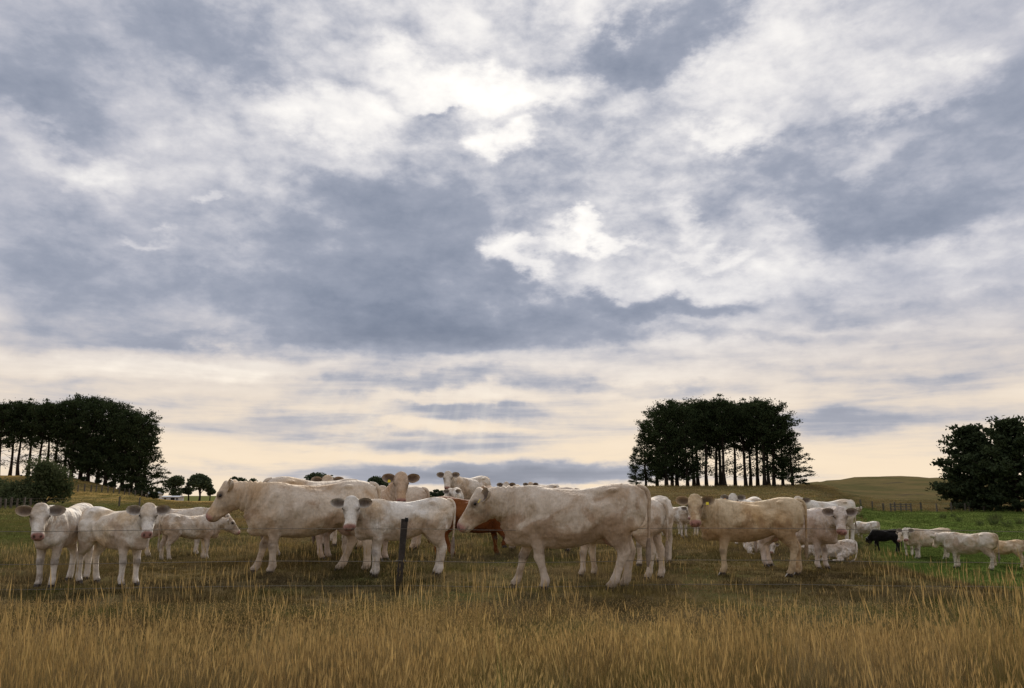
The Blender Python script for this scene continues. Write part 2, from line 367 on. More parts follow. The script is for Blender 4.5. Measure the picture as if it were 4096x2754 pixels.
RELIEF = 2.15
class Soup:
    """closed shells collected into one vertex / face list"""
    def __init__(self): self.v = []; self.f = []; self.n = 0
    def ring_loft(self, rings):
        k = len(rings[0]); b = self.n
        for r in rings: self.v.append(np.asarray(r))
        m = len(rings); self.n += m*k
        for i in range(m-1):
            for j in range(k):
                self.f.append((b+i*k+j, b+i*k+(j+1) % k, b+(i+1)*k+(j+1) % k, b+(i+1)*k+j))
        for i, e in ((0, -1), (m-1, 1)):
            c = np.mean(rings[i], axis=0)
            nb = rings[1] if i == 0 else rings[m-2]
            d = c-np.mean(nb, axis=0); d = d/(np.linalg.norm(d)+1e-9)
            rad = np.mean(np.linalg.norm(np.asarray(rings[i])-c, axis=1))
            self.v.append((c+d*rad*0.45)[None, :]); p = self.n; self.n += 1
            for j in range(k):
                q = (b+i*k+j, b+i*k+(j+1) % k, p)
                self.f.append(q if e > 0 else q[::-1])
    def tube(self, rows, side=(0, 1, 0), seg=12, sub=3):
        """rows: x,y,z, lateral radius, in-plane radius"""
        R = catmull(rows, sub); side = np.asarray(side, float)
        P = R[:, :3]; T = np.gradient(P, axis=0)
        T /= np.linalg.norm(T, axis=1)[:, None]+1e-9
        a = np.linspace(0, 2*math.pi, seg, endpoint=False); rings = []
        for p, t, r in zip(P, T, R):
            n = np.cross(t, side); n /= np.linalg.norm(n)+1e-9
            s = np.cross(n, t)
            rings.append(p+np.outer(np.cos(a)*max(r[3], .004), s)+np.outer(np.sin(a)*max(r[4], .004), n))
        self.ring_loft(rings)
    def ball(self, c, r, rot=None, seg=14):
        c = np.asarray(c, float); rings = []
        a = np.linspace(0, 2*math.pi, seg, endpoint=False)
        for th in np.linspace(0.18, math.pi-0.18, 8):
            L = np.stack([np.full(seg, math.cos(th)), np.sin(th)*np.cos(a), np.sin(th)*np.sin(a)], 1)*np.asarray(r)
            if rot is not None: L = L @ np.asarray(rot).T
            rings.append(c+L)
        self.ring_loft(rings)
    def mesh(self, name):
        me = bpy.data.meshes.new(name)
        me.from_pydata(np.vstack(self.v).tolist(), [], self.f); me.update()
        return me

def voxel_union(soup, size, smooth):
    """one continuous skin round all the shells; returns vertex array and quads"""
    me = soup.mesh('tmp'); ob = bpy.data.objects.new('tmp', me)
    scene.collection.objects.link(ob)
    md = ob.modifiers.new('r', 'REMESH'); md.mode = 'VOXEL'; md.voxel_size = size; md.adaptivity = 0
    ms = ob.modifiers.new('s', 'SMOOTH'); ms.factor = 0.5; ms.iterations = smooth
    dg = bpy.context.evaluated_depsgraph_get()
    ev = ob.evaluated_get(dg); m2 = ev.to_mesh()
    nv = len(m2.vertices); co = np.empty(nv*3, np.float32); m2.vertices.foreach_get('co', co)
    faces = [tuple(p.vertices) for p in m2.polygons]
    ev.to_mesh_clear(); bpy.data.objects.remove(ob); bpy.data.meshes.remove(me)
    return co.reshape(-1, 3).astype(float), faces

def rotz(a):
    c, s = math.cos(a), math.sin(a); return np.array([[c, -s, 0], [s, c, 0], [0, 0, 1.]])

ADULT = dict(depth=1.02, wid=.98, legr=1.07, head=1.16, ln=1.11, neckr=1.08, neckl=.66)
HEIFER = dict(depth=.95, wid=.92, legr=1.06, head=1.10, ln=1.05, neckr=.92, neckl=.62)
CALF = dict(depth=.90, wid=.81, legr=1.10, head=1.14, ln=1.0, neckr=.80, neckl=.60)

def cow_shape(build, head_yaw=0., head_pitch=-57., neck_yaw=0., neck_pitch=20., fl=0., fr=0., hl=0., hr=0.,
              lift_fl=0., lift_fr=0., udder=False, tail=0., lying=False, voxel=.021, lod=0, ear=0., tail_side=0.):
    """returns (verts, faces, masks, info) in metres for an animal about 1.40 m at the hip"""
    B = build; S = Soup(); R = math.radians
    dz = -0.50 if lying else 0.
    dp, wd = B['depth'], B['wid']
    # torso: x, top, bottom, half width, exponent
    st = [(-.885, 1.255, 1.02, .085), (-.85, 1.325, .90, .165), (-.76, 1.385, .82, .235), (-.62, 1.415, .775, .272),
          (-.46, 1.408, .735, .290), (-.28, 1.365, .655, .322), (-.06, 1.338, .575, .350), (.16, 1.335, .545, .345),
          (.36, 1.352, .555, .305), (.52, 1.372, .565, .262), (.66, 1.345, .575, .232), (.76, 1.27, .60, .195),
          (.85, 1.14, .66, .14), (.90, 1.02, .76, .08)]
    st = catmull(np.array(st), 2)
    a = np.linspace(0, 2*math.pi, 28, endpoint=False); rings = []
    for x, zt, zb, hw in st:
        zb = zt-(zt-zb)*dp
        mid, hf = (zt+zb)/2, (zt-zb)/2
        cs, sn = np.cos(a), np.sin(a)
        yy = hw*wd*np.sign(cs)*np.abs(cs)**.86
        zz = mid+hf*np.sign(sn)*np.abs(sn)**.92
        # narrower towards the spine and slightly to the keel
        k = (zz-mid)/hf
        yy = yy*(1-.13*np.clip(k, 0, 1)**1.5)
        rings.append(np.stack([np.full(28, x), yy, zz+dz], 1))
    S.ring_loft(rings)
    for s in (1, -1):
        S.ball((.50, s*.175*wd, 1.0+dz), (.17, .085, .27))             # shoulder
        S.ball((.57, s*.15*wd, .80+dz), (.13, .09, .12))               # point of shoulder
        S.ball((-.47, s*.205*wd, 1.315+dz), (.075, .05, .034))        # hook bone
        S.ball((-.815, s*.10*wd, 1.285+dz), (.06, .05, .05))          # pin bone
        S.ball((-.72, s*.13*wd, 1.02+dz), (.15, .125, .24))            # buttock
        S.ball((-.40, s*.215*wd, .86+dz), (.15, .06, .13))             # flank / stifle
    S.ball((.77, 0, 1.28-(1.28-.66)*dp+dz), (.13, .085, .09))                           # brisket
    S.ball((.52, 0, 1.335+dz), (.20, .09, .05))                          # withers
    if udder: S.ball((-.50, 0, .67), (.15, .11, .12))
    # legs
    lr = B['legr']
    coronets = []
    if not lying:
        for s, dx, lf in ((1, fl, lift_fl), (-1, fr, lift_fr)):
            def q(x, y, z, ra, rb):
                t = 1-z/.86; t = max(0., t)
                zz = z+lf*max(0, (1-z/.46))*1.0 if z < .46 else z
                xx = x+dx*t
                if lf: xx += -lf*.55*max(0, 1-z/.46)+lf*.5*max(0, 1-abs(z-.42)/.35)
                return (xx, s*y*(.55+.45*wd), zz, ra*lr, rb*lr)
            rows = [q(.47, .145, 1.02, .09, .16), q(.465, .155, .84, .095, .135), q(.485, .15, .66, .075, .093),
                    q(.50, .145, .50, .057, .064), q(.512, .143, .425, .060, .068), q(.505, .142, .34, .047, .05),
                    q(.50, .14, .21, .043, .047), q(.497, .14, .135, .051, .056), q(.515, .14, .085, .047, .053), q(.535, .14, .045, .053, .062)]
            S.tube(rows); coronets.append((rows[-1][0], rows[-1][1], rows[-1][2]-.045))
        for s, dx in ((1, hl), (-1, hr)):
            def q(x, y, z, ra, rb):
                t = max(0., 1-z/1.0)
                return (x+dx*t, s*y*(.55+.45*wd), z, ra*lr, rb*lr)
            rows = [q(-.56, .13, 1.12, .13, .25), q(-.56, .155, .95, .135, .25), q(-.545, .165, .80, .115, .195),
                    q(-.60, .16, .665, .08, .125), q(-.675, .15, .56, .058, .083), q(-.70, .145, .49, .055, .075),
                    q(-.692, .142, .39, .047, .057), q(-.675, .14, .225, .045, .052), q(-.665, .14, .14, .053, .06),
                    q(-.645, .14, .088, .049, .055), q(-.622, .14, .045, .055, .064)]
            S.tube(rows); coronets.append((rows[-1][0], rows[-1][1], rows[-1][2]-.045))
    else:
        for s in (1, -1):
            S.tube([(.50, s*.20, .42, .09, .15), (.62, s*.25, .22, .07, .08), (.72, s*.27, .10, .055, .06), (.58, s*.29, .06, .045, .05), (.40, s*.30, .05, .05, .055)])
            S.tube([(-.60, s*.22, .50, .14, .22), (-.45, s*.31, .32, .12, .17), (-.22, s*.36, .20, .075, .10), (-.42, s*.40, .09, .055, .06), (-.20, s*.42, .06, .045, .05), (0, s*.42, .05, .05, .055)])
            coronets += [(.36, s*.30, .0), (.06, s*.42, 0)]
    # neck and head frame
    hy, hp, ny, npi = R(head_yaw), R(head_pitch), R(neck_yaw), R(neck_pitch)
    nb = np.array([.60, 0, 1.10+dz])
    d1 = rotz(ny*.45) @ np.array([math.cos(npi), 0, math.sin(npi)])
    d2 = rotz(ny*1.2) @ np.array([math.cos(npi), 0, math.sin(npi)])
    L = B['neckl']
    mid = nb+d1*L*.52
    poll = mid+d2*L*.48+np.array([0, 0, .10])
    u = np.array([math.cos(hp)*math.cos(hy), math.cos(hp)*math.sin(hy), math.sin(hp)])
    v = np.array([-math.sin(hy), math.cos(hy), 0.])
    w = np.cross(u, v)
    H = B['head']
    M = np.stack([u, v, w], 1)                                         # head local -> cow local
    HS = np.array((.93, 1.04, 1.03))*H
    def hd(p): return poll+M @ (np.asarray(p, float)*HS)
    back = hd((.07, 0, -.115))
    nr = B['neckr']
    nside = np.cross(np.array([0, 0, 1.]), (d1+d2)); nside = nside/(np.linalg.norm(nside)+1e-9)
    S.tube([(.36, 0, 1.07+dz, .20*wd, .25), (.60, 0, 1.09+dz, .185*wd, .255*(.5+.5*nr)), tuple((nb*.45+mid*.55))+(.15*nr, .235*nr),
            tuple(mid*.35+back*.65)+(.12*nr, .19*nr), tuple(back)+(.10*H, .135*H)], side=nside, seg=16, sub=4)
    thr = hd((.10, 0, -.22))
    S.tube([tuple(thr)+(.04, .06), tuple(thr*.5+np.array([.74, 0, .92+dz])*.5)+(.045, .10*nr), (.80, 0, 1.28-(1.28-.82)*dp+dz, .07, .12*nr), (.74, 0, 1.28-(1.28-.69)*dp+dz, .08, .08)], side=nside, seg=10)
    hs = [(-.05, .0, -.10, .075), (-.025, .028, -.16, .104), (.03, .040, -.235, .120), (.10, .038, -.285, .126), (.165, .028, -.298, .127),
          (.23, .014, -.278, .110), (.30, .008, -.240, .093), (.37, .004, -.205, .084), (.43, .004, -.185, .086), (.48, -.002, -.170, .088), (.515, -.026, -.14, .070), (.53, -.055, -.11, .042)]
    hs = catmull(np.array(hs), 2); a = np.linspace(0, 2*math.pi, 20, endpoint=False); rings = []
    for x, wt, wb, hw in hs:
        m_, h_ = (wt+wb)/2, (wt-wb)/2
        sn = np.sign(np.sin(a))*np.abs(np.sin(a))**.8; cs = np.sign(np.cos(a))*np.abs(np.cos(a))**.85
        nar = 1-.30*np.clip(-sn, 0, 1)*(1 if x < .40 else .4)
        rings.append(np.array([hd((x, hw*c*n_, m_+h_*s_)) for c, s_, n_ in zip(cs, sn, nar)]))
    S.ring_loft(rings)
    S.ball(hd((-.012, 0, .012)), np.array((.050, .088, .036))*H, M)        # poll tuft
    for s in (1, -1):
        S.ball(hd((.145, s*.098, -.005)), np.array((.055, .03, .035))*H, M)   # brow
        S.ball(hd((.20, s*.075, -.14)), np.array((.09, .04, .07))*H, M)       # cheek
    V, F = voxel_union(S, voxel, 4 if voxel < .028 else 2)
    ln = B['ln']
    # relief: hollow before the hip, groove behind the shoulder, thigh crease, ribs, neck folds
    nrm = np.zeros_like(V); FA = np.array([f for f in F if len(f) == 4])
    fn = np.cross(V[FA[:, 2]]-V[FA[:, 0]], V[FA[:, 3]]-V[FA[:, 1]])
    for k in range(4): np.add.at(nrm, FA[:, k], fn)
    nrm /= np.linalg.norm(nrm, axis=1)[:, None]+1e-9
    X, Y, Z = V[:, 0], np.abs(V[:, 1]), V[:, 2]-dz
    side = np.clip((Y-.10)/.08, 0, 1)
    def gs(a, s_): return np.exp(-(a/s_)**2)
    D = -.032*gs(X+.30, .11)*gs(Z-1.22, .085)*side
    D += -.020*gs(X-.315-.10*(Z-1.0), .045)*gs(Z-.98, .26)*side
    D += -.020*gs(X+.31+.45*(Z-.85), .045)*gs(Z-.86, .14)*side
    D += -.016*gs(X+.80-.25*(Z-.9), .05)*gs(Z-.95, .2)*side
    D += .0055*np.sin(2*math.pi*(X+.22*Z)/.082)*gs(X-.02, .22)*gs(Z-.98, .22)*side
    D += -.018*gs(X-.66+.5*(Z-1.1), .05)*gs(Z-1.08, .2)*side
    ax = (mid+(d1+d2)*.0-nb); nd = d1+d2; nd /= np.linalg.norm(nd)
    q_ = (V-nb) @ nd
    D += .0065*np.sin(2*math.pi*q_/.075+3*Z)*gs(q_-.30, .17)*(np.linalg.norm((V-nb)-np.outer(q_, nd), axis=1) < .34)
    D += .014*gs(X-.44-.18*(Z-1.0), .05)*gs(Z-1.02, .2)*side+.012*gs(X+.47-.3*(Z-.95), .07)*gs(Z-1.0, .17)*side
    D += -.014*gs(X+.10, .16)*gs(Z-1.30, .04)+.006*np.sin(9*X+5*V[:, 2]+2*np.sin(7*Z))*side*gs(Z-.95, .35)
    V = V+nrm*(D*RELIEF)[:, None]
    # ---- masks: r pink muzzle, g brown ear inside with its shade painted in / eye rim, b grime
    hl_ = ((V-poll) @ M) / HS
    eye_s = [(.155, s*.110, -.03) for s in (1, -1)]
    def sm(x, e0, e1): t = np.clip((x-e0)/(e1-e0), 0, 1); return t*t*(3-2*t)
    inhead = (hl_[:, 0] > -.1) & (hl_[:, 0] < .6) & (np.abs(hl_[:, 1]) < .16) & (np.abs(hl_[:, 2]) < .32)
    pink = np.where(inhead, sm(hl_[:, 0], .435, .475)*sm(hl_[:, 2], -.13, -.085), 0)
    nost = np.zeros(len(V))
    for s in (1, -1):
        dd = np.linalg.norm((hl_-np.array((.507, s*.042, -.045)))/np.array((.03, .017, .025)), axis=1)
        nost = np.maximum(nost, 1-sm(dd, .6, 1.25))
    dk = np.zeros(len(V))
    for e in eye_s:
        dd = np.linalg.norm((hl_-np.array(e))/np.array((.050, .04, .036)), axis=1)
        dk = np.maximum(dk, .72*(1-sm(dd, .6, 1.6)))
    dk = np.maximum(dk, np.where(inhead, nost, 0))
    mouth = np.where(inhead, (1-sm(np.abs(hl_[:, 2]+.118), .004, .016))*sm(hl_[:, 0], .40, .44), 0)
    dk = np.maximum(dk, mouth*.5)
    grime = np.zeros(len(V))
    if not lying:
        near_f = V[:, 0] > 0
        grime = np.maximum(grime, (1-sm(np.abs(V[:, 2]-.425), .025, .08))*near_f*sm(V[:, 0], .47, .55))
        grime = np.maximum(grime, .55*(1-sm(V[:, 2], .05, .13)))
    face = np.where(inhead, .42*(1-sm(np.abs(hl_[:, 0]-.22), .04, .18))*sm(np.abs(hl_[:, 1]), .02, .08), 0)
    grime = np.maximum(grime, face)
    if udder:
        dd = np.linalg.norm((V-np.array((-.50, 0, .65)))/np.array((.18, .13, .14)), axis=1)
        pink = np.maximum(pink, .55*(1-sm(dd, .8, 1.1)))
    masks = [np.stack([pink, dk, grime], 1)]
    Vs, Fs, n0 = [V], list(F), len(V)
    # ---- ears: cupped leaves
    ns, nt = 11, 9
    for s in (1, -1):
        root = np.array((.045, s*.088, -.055))
        ed = np.array((-.10-ear, s*1.0, -.02)); ed /= np.linalg.norm(ed)
        fwd = np.array((.45, s*.12, .85)); fwd -= ed*fwd.dot(ed); fwd /= np.linalg.norm(fwd)
        wdv = np.cross(fwd, ed)*s
        G = []; EM = []
        for layer in (0, 1):
            for i in range(ns):
                t = i/(ns-1)
                hw = .020+.058*math.sin(math.pi*min(1, t**.85*.97+.0))**.75 if i < ns-1 else .006
                hw *= 1.08
                for j in range(nt):
                    k = -1+2*j/(nt-1)
                    cup = -.055*(1-k*k)*math.sin(math.pi*(.12+.80*t))
                    th = (-.014*(1-k*k)-.004) if layer else 0.
                    p = root+ed*(.225*t)+wdv*(hw*k-.012*t)+fwd*(cup+th+.012)-np.array((.02*t*t, 0, 0))
                    G.append(hd(p)); EM.append((0, (.85*(1-abs(k)**2.6)*min(1, 3*(1-t))**.6) if not layer else 0., 0))
        b = n0
        for layer in (0, 1):
            o = b+layer*ns*nt
            for i in range(ns-1):
                for j in range(nt-1):
                    q = (o+i*nt+j, o+i*nt+j+1, o+(i+1)*nt+j+1, o+(i+1)*nt+j)
                    Fs.append(q if (layer == 0) == (s > 0) else q[::-1])
        for i in range(ns-1):
            for j, sg in ((0, 1), (nt-1, -1)):
                Fs.append((b+i*nt+j, b+(i+1)*nt+j, b+ns*nt+(i+1)*nt+j, b+ns*nt+i*nt+j))
        for j in range(nt-1):
            o = b+(ns-1)*nt
            Fs.append((o+j, o+j+1, o+ns*nt+j+1, o+ns*nt+j))
        Vs.append(np.array(G)); masks.append(np.array(EM)); n0 += len(G)
    # ---- tail (its hairy end is a part of its own)
    T = Soup(); ts = tail_side
    if not lying:
        tp = [(-.78, 0, 1.355, .05, .045), (-.865, 0, 1.335, .040, .038), (-.915, ts*.02, 1.24, .031, .031), (-.918+tail*.2, ts*.05, 1.05, .023, .024),
              (-.91+tail*.6, ts*.08, .82, .018, .018), (-.90+tail, ts*.1, .62, .015, .015)]
    else:
        tp = [(-.80, 0, .86, .045, .04), (-.90, .02, .80, .04, .036), (-.94, .10, .60, .03, .03), (-.93, .2, .35, .022, .022), (-.88, .30, .14, .018, .018), (-.80, .40, .07, .016, .016)]
    T.tube(tp, side=(0, 1, 0), seg=9, sub=4)
    tv = np.vstack(T.v); Fs += [tuple(i+n0 for i in f) for f in T.f]
    Vs.append(tv); masks.append(np.zeros((len(tv), 3))); n0 += len(tv)
    def rm(P):
        P = np.array(P, float); x = P[..., 0]
        P[..., 0] = np.where(x < .55, x*ln, x+.55*(ln-1)); return P
    Vs = [rm(q) for q in Vs]; coronets = [rm(c) for c in coronets]; tp = [tuple(rm(q[:3]))+tuple(q[3:]) for q in tp]
    hd0 = hd
    def hd(p): return rm(hd0(p))
    info = dict(eyes=[hd(e) for e in eye_s], coronets=coronets, tail_end=np.array(tp[-1][:3]), tail_dir=np.array(tp[-1][:3])-np.array(tp[-2][:3]),
                tag=[(hd((.045+.05, s*.195, -.075)), M) for s in (1, -1)], H=H, M=M, poll=poll)
    return np.vstack(Vs), Fs, np.vstack(masks), info

def np_mesh(name, V, F, mat, smooth=True):
    me = bpy.data.meshes.new(name); me.from_pydata(np.asarray(V).tolist(), [], F)
    if smooth: me.polygons.foreach_set('use_smooth', [True]*len(me.polygons))
    me.materials.append(mat); me.update()
    return me

def link(name, me, parent=None, loc=(0, 0, 0)):
    o = bpy.data.objects.new(name, me); scene.collection.objects.link(o)
    o.location = loc
    if parent is not None: o.parent = parent
    return o

def hoof_mesh():
    V, F = [], []
    for s in (-1, 1):
        b = len(V)
        prof = [(-.055, .0), (.075, .0), (.035, .055), (-.05, .06)]
        for x, z in prof:
            for yy in (.004, .046):
                k = .6 if (x > .05) else 1.
                V.append((x, s*(.004+(yy-.004)*k), z))
        F += [(b+0, b+2, b+4, b+6), (b+1, b+7, b+5, b+3), (b+0, b+1, b+3, b+2), (b+2, b+3, b+5, b+4), (b+4, b+5, b+7, b+6), (b+6, b+7, b+1, b+0)]
    return np_mesh('hoof', V, F, MAT['hoof'], False)

def ball_mesh(name, r, mat, seg=10):
    S = Soup(); S.ball((0, 0, 0), (r, r, r), seg=seg)
    return np_mesh(name, np.vstack(S.v), S.f, mat)

COWMESH = {}
def make_cow(at, heading, scale, build, coat, label, pose, tags=(), coat2=None, udder=False, group='cattle in the paddock', far=False, hoof_parts=True, tag_col='tag'):
    """at: (x, y, z) of the ground point under the belly; heading in degrees (0 = towards +x)"""
    rnd = random.Random(label)
    V, F, K, info = cow_shape(build, udder=udder, voxel=.034 if far else .0215, **pose)
    root = bpy.data.objects.new('cow' if build is not CALF else 'calf', None)
    scene.collection.objects.link(root); root.empty_display_size = .2
    root.location = at; root.rotation_euler = (0, 0, math.radians(heading)); root.scale = (scale,)*3
    root['label'] = label; root['category'] = 'cow' if build is not CALF else 'calf'; root['group'] = group
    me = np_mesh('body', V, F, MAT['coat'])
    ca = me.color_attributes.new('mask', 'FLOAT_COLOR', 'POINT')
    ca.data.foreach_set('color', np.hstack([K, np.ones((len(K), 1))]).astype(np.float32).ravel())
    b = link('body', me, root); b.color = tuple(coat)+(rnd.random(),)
    if hoof_parts:
        if 'hoof' not in COWMESH: COWMESH['hoof'] = hoof_mesh()
        if 'eye' not in COWMESH: COWMESH['eye'] = ball_mesh('eye', .021, MAT['eye'])
        for i, c in enumerate(info['coronets']):
            h = link('hoof', COWMESH['hoof'], root, c)
        for e in info['eyes']: link('eye', COWMESH['eye'], root, e).scale = (info['H'],)*3
    # hairy tail end
    T = Soup(); e = info['tail_end']; d = info['tail_dir']; d = d/np.linalg.norm(d)
    T.tube([tuple(e-d*.06)+(.020, .020), tuple(e+d*.06)+(.036, .034), tuple(e+d*.18)+(.042, .038), tuple(e+d*.27)+(.026, .024), tuple(e+d*.32)+(.008, .008)], seg=9)
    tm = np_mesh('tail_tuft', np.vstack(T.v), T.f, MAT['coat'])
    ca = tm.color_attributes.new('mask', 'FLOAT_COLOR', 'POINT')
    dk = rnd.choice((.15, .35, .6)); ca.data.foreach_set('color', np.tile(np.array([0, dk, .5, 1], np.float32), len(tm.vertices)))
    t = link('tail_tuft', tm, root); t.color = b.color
    for s in tags:
        p, M = info['tag'][0 if s > 0 else 1]
        tv = []
        for dz_ in (0, .006):
            for (x, y) in ((-.02, -.022), (.035, -.028), (.035, .028), (-.02, .022)):
                tv.append(p+M @ (np.array((x, y, .035+dz_))))
        tf = [(0, 1, 2, 3), (7, 6, 5, 4), (0, 4, 5, 1), (1, 5, 6, 2), (2, 6, 7, 3), (3, 7, 4, 0)]
        link('ear_tag', np_mesh('ear_tag', tv, tf, MAT[tag_col], False), root)
    return root
build_ground()
# ----------------------------------------------------------------------------
# THE HERD   (col, row) = photograph pixel of the ground under the belly, top = row of the hip
# rel: 0 faces the camera, 90 the left of the picture, -90 the right, 180 away
# ----------------------------------------------------------------------------
CREAM, WHITE, TAN, PALE = (.60, .505, .395), (.71, .655, .57), (.58, .45, .285), (.64, .56, .46)
def cow_at(col, row, top, rel, head, build, coat, label, pitch=20., tags=(), udder=False, hp=-57., far=False, tag_col='tag', width=1., group='cattle in the paddock', **pose):
    x, y, z = hit(col, row, .07)
    az, el = pix_azel(col, top); D = math.hypot(x, y)
    sc = (CAM_H+D*math.tan(el)-z)/(.90 if pose.get('lying') else 1.41)
    ang = math.degrees(math.atan2(-y, -x)); heading = ang-rel
    hy = rel-head
    while hy > 180: hy -= 360
    while hy < -180: hy += 360
    p = dict(head_yaw=hy, neck_yaw=max(-62, min(62, hy*.62)), neck_pitch=pitch, head_pitch=hp); p.update(pose)
    return make_cow((x, y, z), heading, sc, build, coat, label, p, tags=tags, udder=udder, far=far, tag_col=tag_col, hoof_parts=D < 60, group=group)

# left group
cow_at(242, 2318, 2014, 26, 0, CALF, WHITE, 'white calf facing the camera with reddish ears, leftmost of the herd', pitch=16, fl=.05, fr=-.03, hl=-.05, hr=.06)
cow_at(440, 2320, 2028, -36, 0, CALF, WHITE, 'white calf with curly forehead and muddy knees beside the leftmost calf', pitch=22, fl=.03, fr=-.03, hl=.08, hr=-.08, hp=-60)
cow_at(700, 2214, 2026, -92, -90, ADULT, PALE, 'cream cow facing right behind the curly-headed calf', pitch=2, udder=True, hp=-50)
cow_at(752, 2232, 2054, -112, -88, CALF, PALE, 'small cream calf facing right under the big cow\'s muzzle', pitch=4, hp=-48, hl=-.1, hr=.05)
cow_at(1240, 2277, 1922, 90, 92, ADULT, CREAM, 'big cream cow in side view facing left, its muzzle over a small calf', pitch=12, udder=True, fl=0., fr=.27, hl=-.12, hr=.25, hp=-59, ear=.65)
cow_at(1262, 2215, 1908, -95, -20, HEIFER, CREAM, 'cream cow hidden behind the big left-facing cow, only its back showing above', pitch=0, hp=-60)
cow_at(1330, 2170, 1930, 10, 0, HEIFER, PALE, 'pale cow whose woolly poll shows over the big left cow\'s rump', pitch=28, far=True)
cow_at(1615, 2287, 1990, 84, 0, CALF, WHITE, 'white calf behind the fence post looking at the camera, tail to the right', pitch=17, fl=0, fr=.02, hl=.02, hr=.03, hp=-62)
cow_at(1425, 2228, 1956, -62, -2, ADULT, (.55, .44, .345), 'tan cow with yellow ear tag looking over the white calf\'s back', pitch=46, tags=(-1,), hp=-66)
cow_at(1540, 2185, 1946, 112, 110, ADULT, CREAM, 'cream cow turned away with its tail showing behind the tan tagged cow', pitch=0)
cow_at(1874, 2066, 1903, 42, 4, ADULT, PALE, 'pale cow on the skyline looking at the camera above the red-brown cow', pitch=24, hp=-62)
cow_at(1812, 2092, 1950, 12, -30, CALF, WHITE, 'white calf with dark eye standing below the skyline cow\'s head', pitch=10, far=True)
cow_at(1880, 2212, 1986, -96, -100, ADULT, (.190, .064, .016), 'red-brown cow walking right behind the large cow at the centre', pitch=-18, udder=True, fr=.35, lift_fr=.22, fl=.1, hl=-.05, hr=.28)
cow_at(2300, 2338, 1934, 90, 76, ADULT, CREAM, 'largest cream cow with yellow ear tag, side on facing left right of the fence post', pitch=8, udder=True, tags=(1,), fl=-.17, fr=.26, hl=.22, hr=.04, hp=-55, ear=.35)
cow_at(2150, 2190, 1950, 97, 105, ADULT, (.54, .44, .345), 'tan cow with fuzzy brown ear facing left, back showing over the largest cow', pitch=17, ear=.6, hp=-50)
cow_at(2050, 2078, 1938, 15, 0, HEIFER, PALE, 'pale cow with only head and ears showing above the tan fuzzy-eared cow', pitch=22, far=True)
cow_at(2180, 2045, 1936, 42, 5, ADULT, PALE, 'small distant pale cow farthest back over the largest cow\'s shoulders', pitch=20, far=True)
cow_at(2465, 2294, 1996, 106, 110, HEIFER, PALE, 'pale heifer seen from behind with tail hanging, beside the largest cow\'s rump', pitch=-8, hl=.06, hr=-.12, fl=.08, fr=-.08)
cow_at(2590, 2243, 1984, 32, 62, CALF, PALE, 'pale calf with brown ear half hidden behind the tailed heifer', pitch=14)
cow_at(2703, 2140, 2022, -45, 0, CALF, WHITE, 'small white calf facing the camera on the slope below the pines', pitch=14, far=True)
cow_at(2748, 2134, 2048, 128, 130, CALF, WHITE, 'white calf turned away behind the small calf below the pines', pitch=0, far=True)
cow_at(3018, 2284, 1990, 84, 0, HEIFER, TAN, 'yellowish tan heifer with yellow ear tag facing left and looking at the camera', pitch=20, tags=(1,), fl=.03, fr=.0, hl=.06, hr=-.12, hp=-60)
cow_at(2995, 2170, 1988, 24, 0, HEIFER, WHITE, 'white cow with orange ear tag looking over the tan heifer\'s back', pitch=24, tags=(-1,), tag_col='tag_orange', far=True)
cow_at(3035, 2205, 2150, -60, 20, CALF, WHITE, 'white calf lying down seen beneath the tan heifer\'s belly', lying=True, pitch=-5, far=True)
cow_at(3190, 2256, 2026, -70, 0, ADULT, (.62, .54, .465), 'pale cow facing right with head turned to the camera behind the tan heifer', pitch=14, udder=True, hp=-60, fl=.05, fr=-.05)
cow_at(3318, 2170, 1998, 55, 4, ADULT, WHITE, 'white cow with raised head peeping over the right-facing pale cow', pitch=22, udder=True)
cow_at(3340, 2230, 2158, 105, 150, CALF, WHITE, 'white calf lying in the grass beneath the pale cow\'s head', lying=True, pitch=-10)
cow_at(3470, 2166, 2085, 128, 130, ADULT, WHITE, 'white cow grazing away behind the black calf', pitch=-30, hp=-70, far=True)
cow_at(3545, 2204, 2116, 92, 95, CALF, (.010, .009, .009), 'black calf grazing on the green flat', pitch=-40, hp=-78, fl=.12, fr=-.12, hl=.1, hr=-.05, far=True)
cow_at(3722, 2230, 2112, 66, 0, ADULT, PALE, 'pale cow on the green flat facing left and looking at the camera', pitch=14, far=True, udder=True)
cow_at(3648, 2219, 2116, 14, 40, HEIFER, WHITE, 'white cow half hidden behind the pale cow on the green flat', pitch=8, far=True)
cow_at(3890, 2270, 2128, 114, 140, ADULT, PALE, 'pale cow with dark tail turned away to the left at the far right', pitch=6, far=True, hl=-.05, hr=.12)
cow_at(4028, 2264, 2158, 96, 92, CALF, (.60, .485, .34), 'tan calf at the right edge facing left', pitch=2, far=True)
cow_at(3425, 2058, 2028, -60, 0, ADULT, PALE, 'tiny distant pale cow by the far fence below the right hill', pitch=20, far=True)
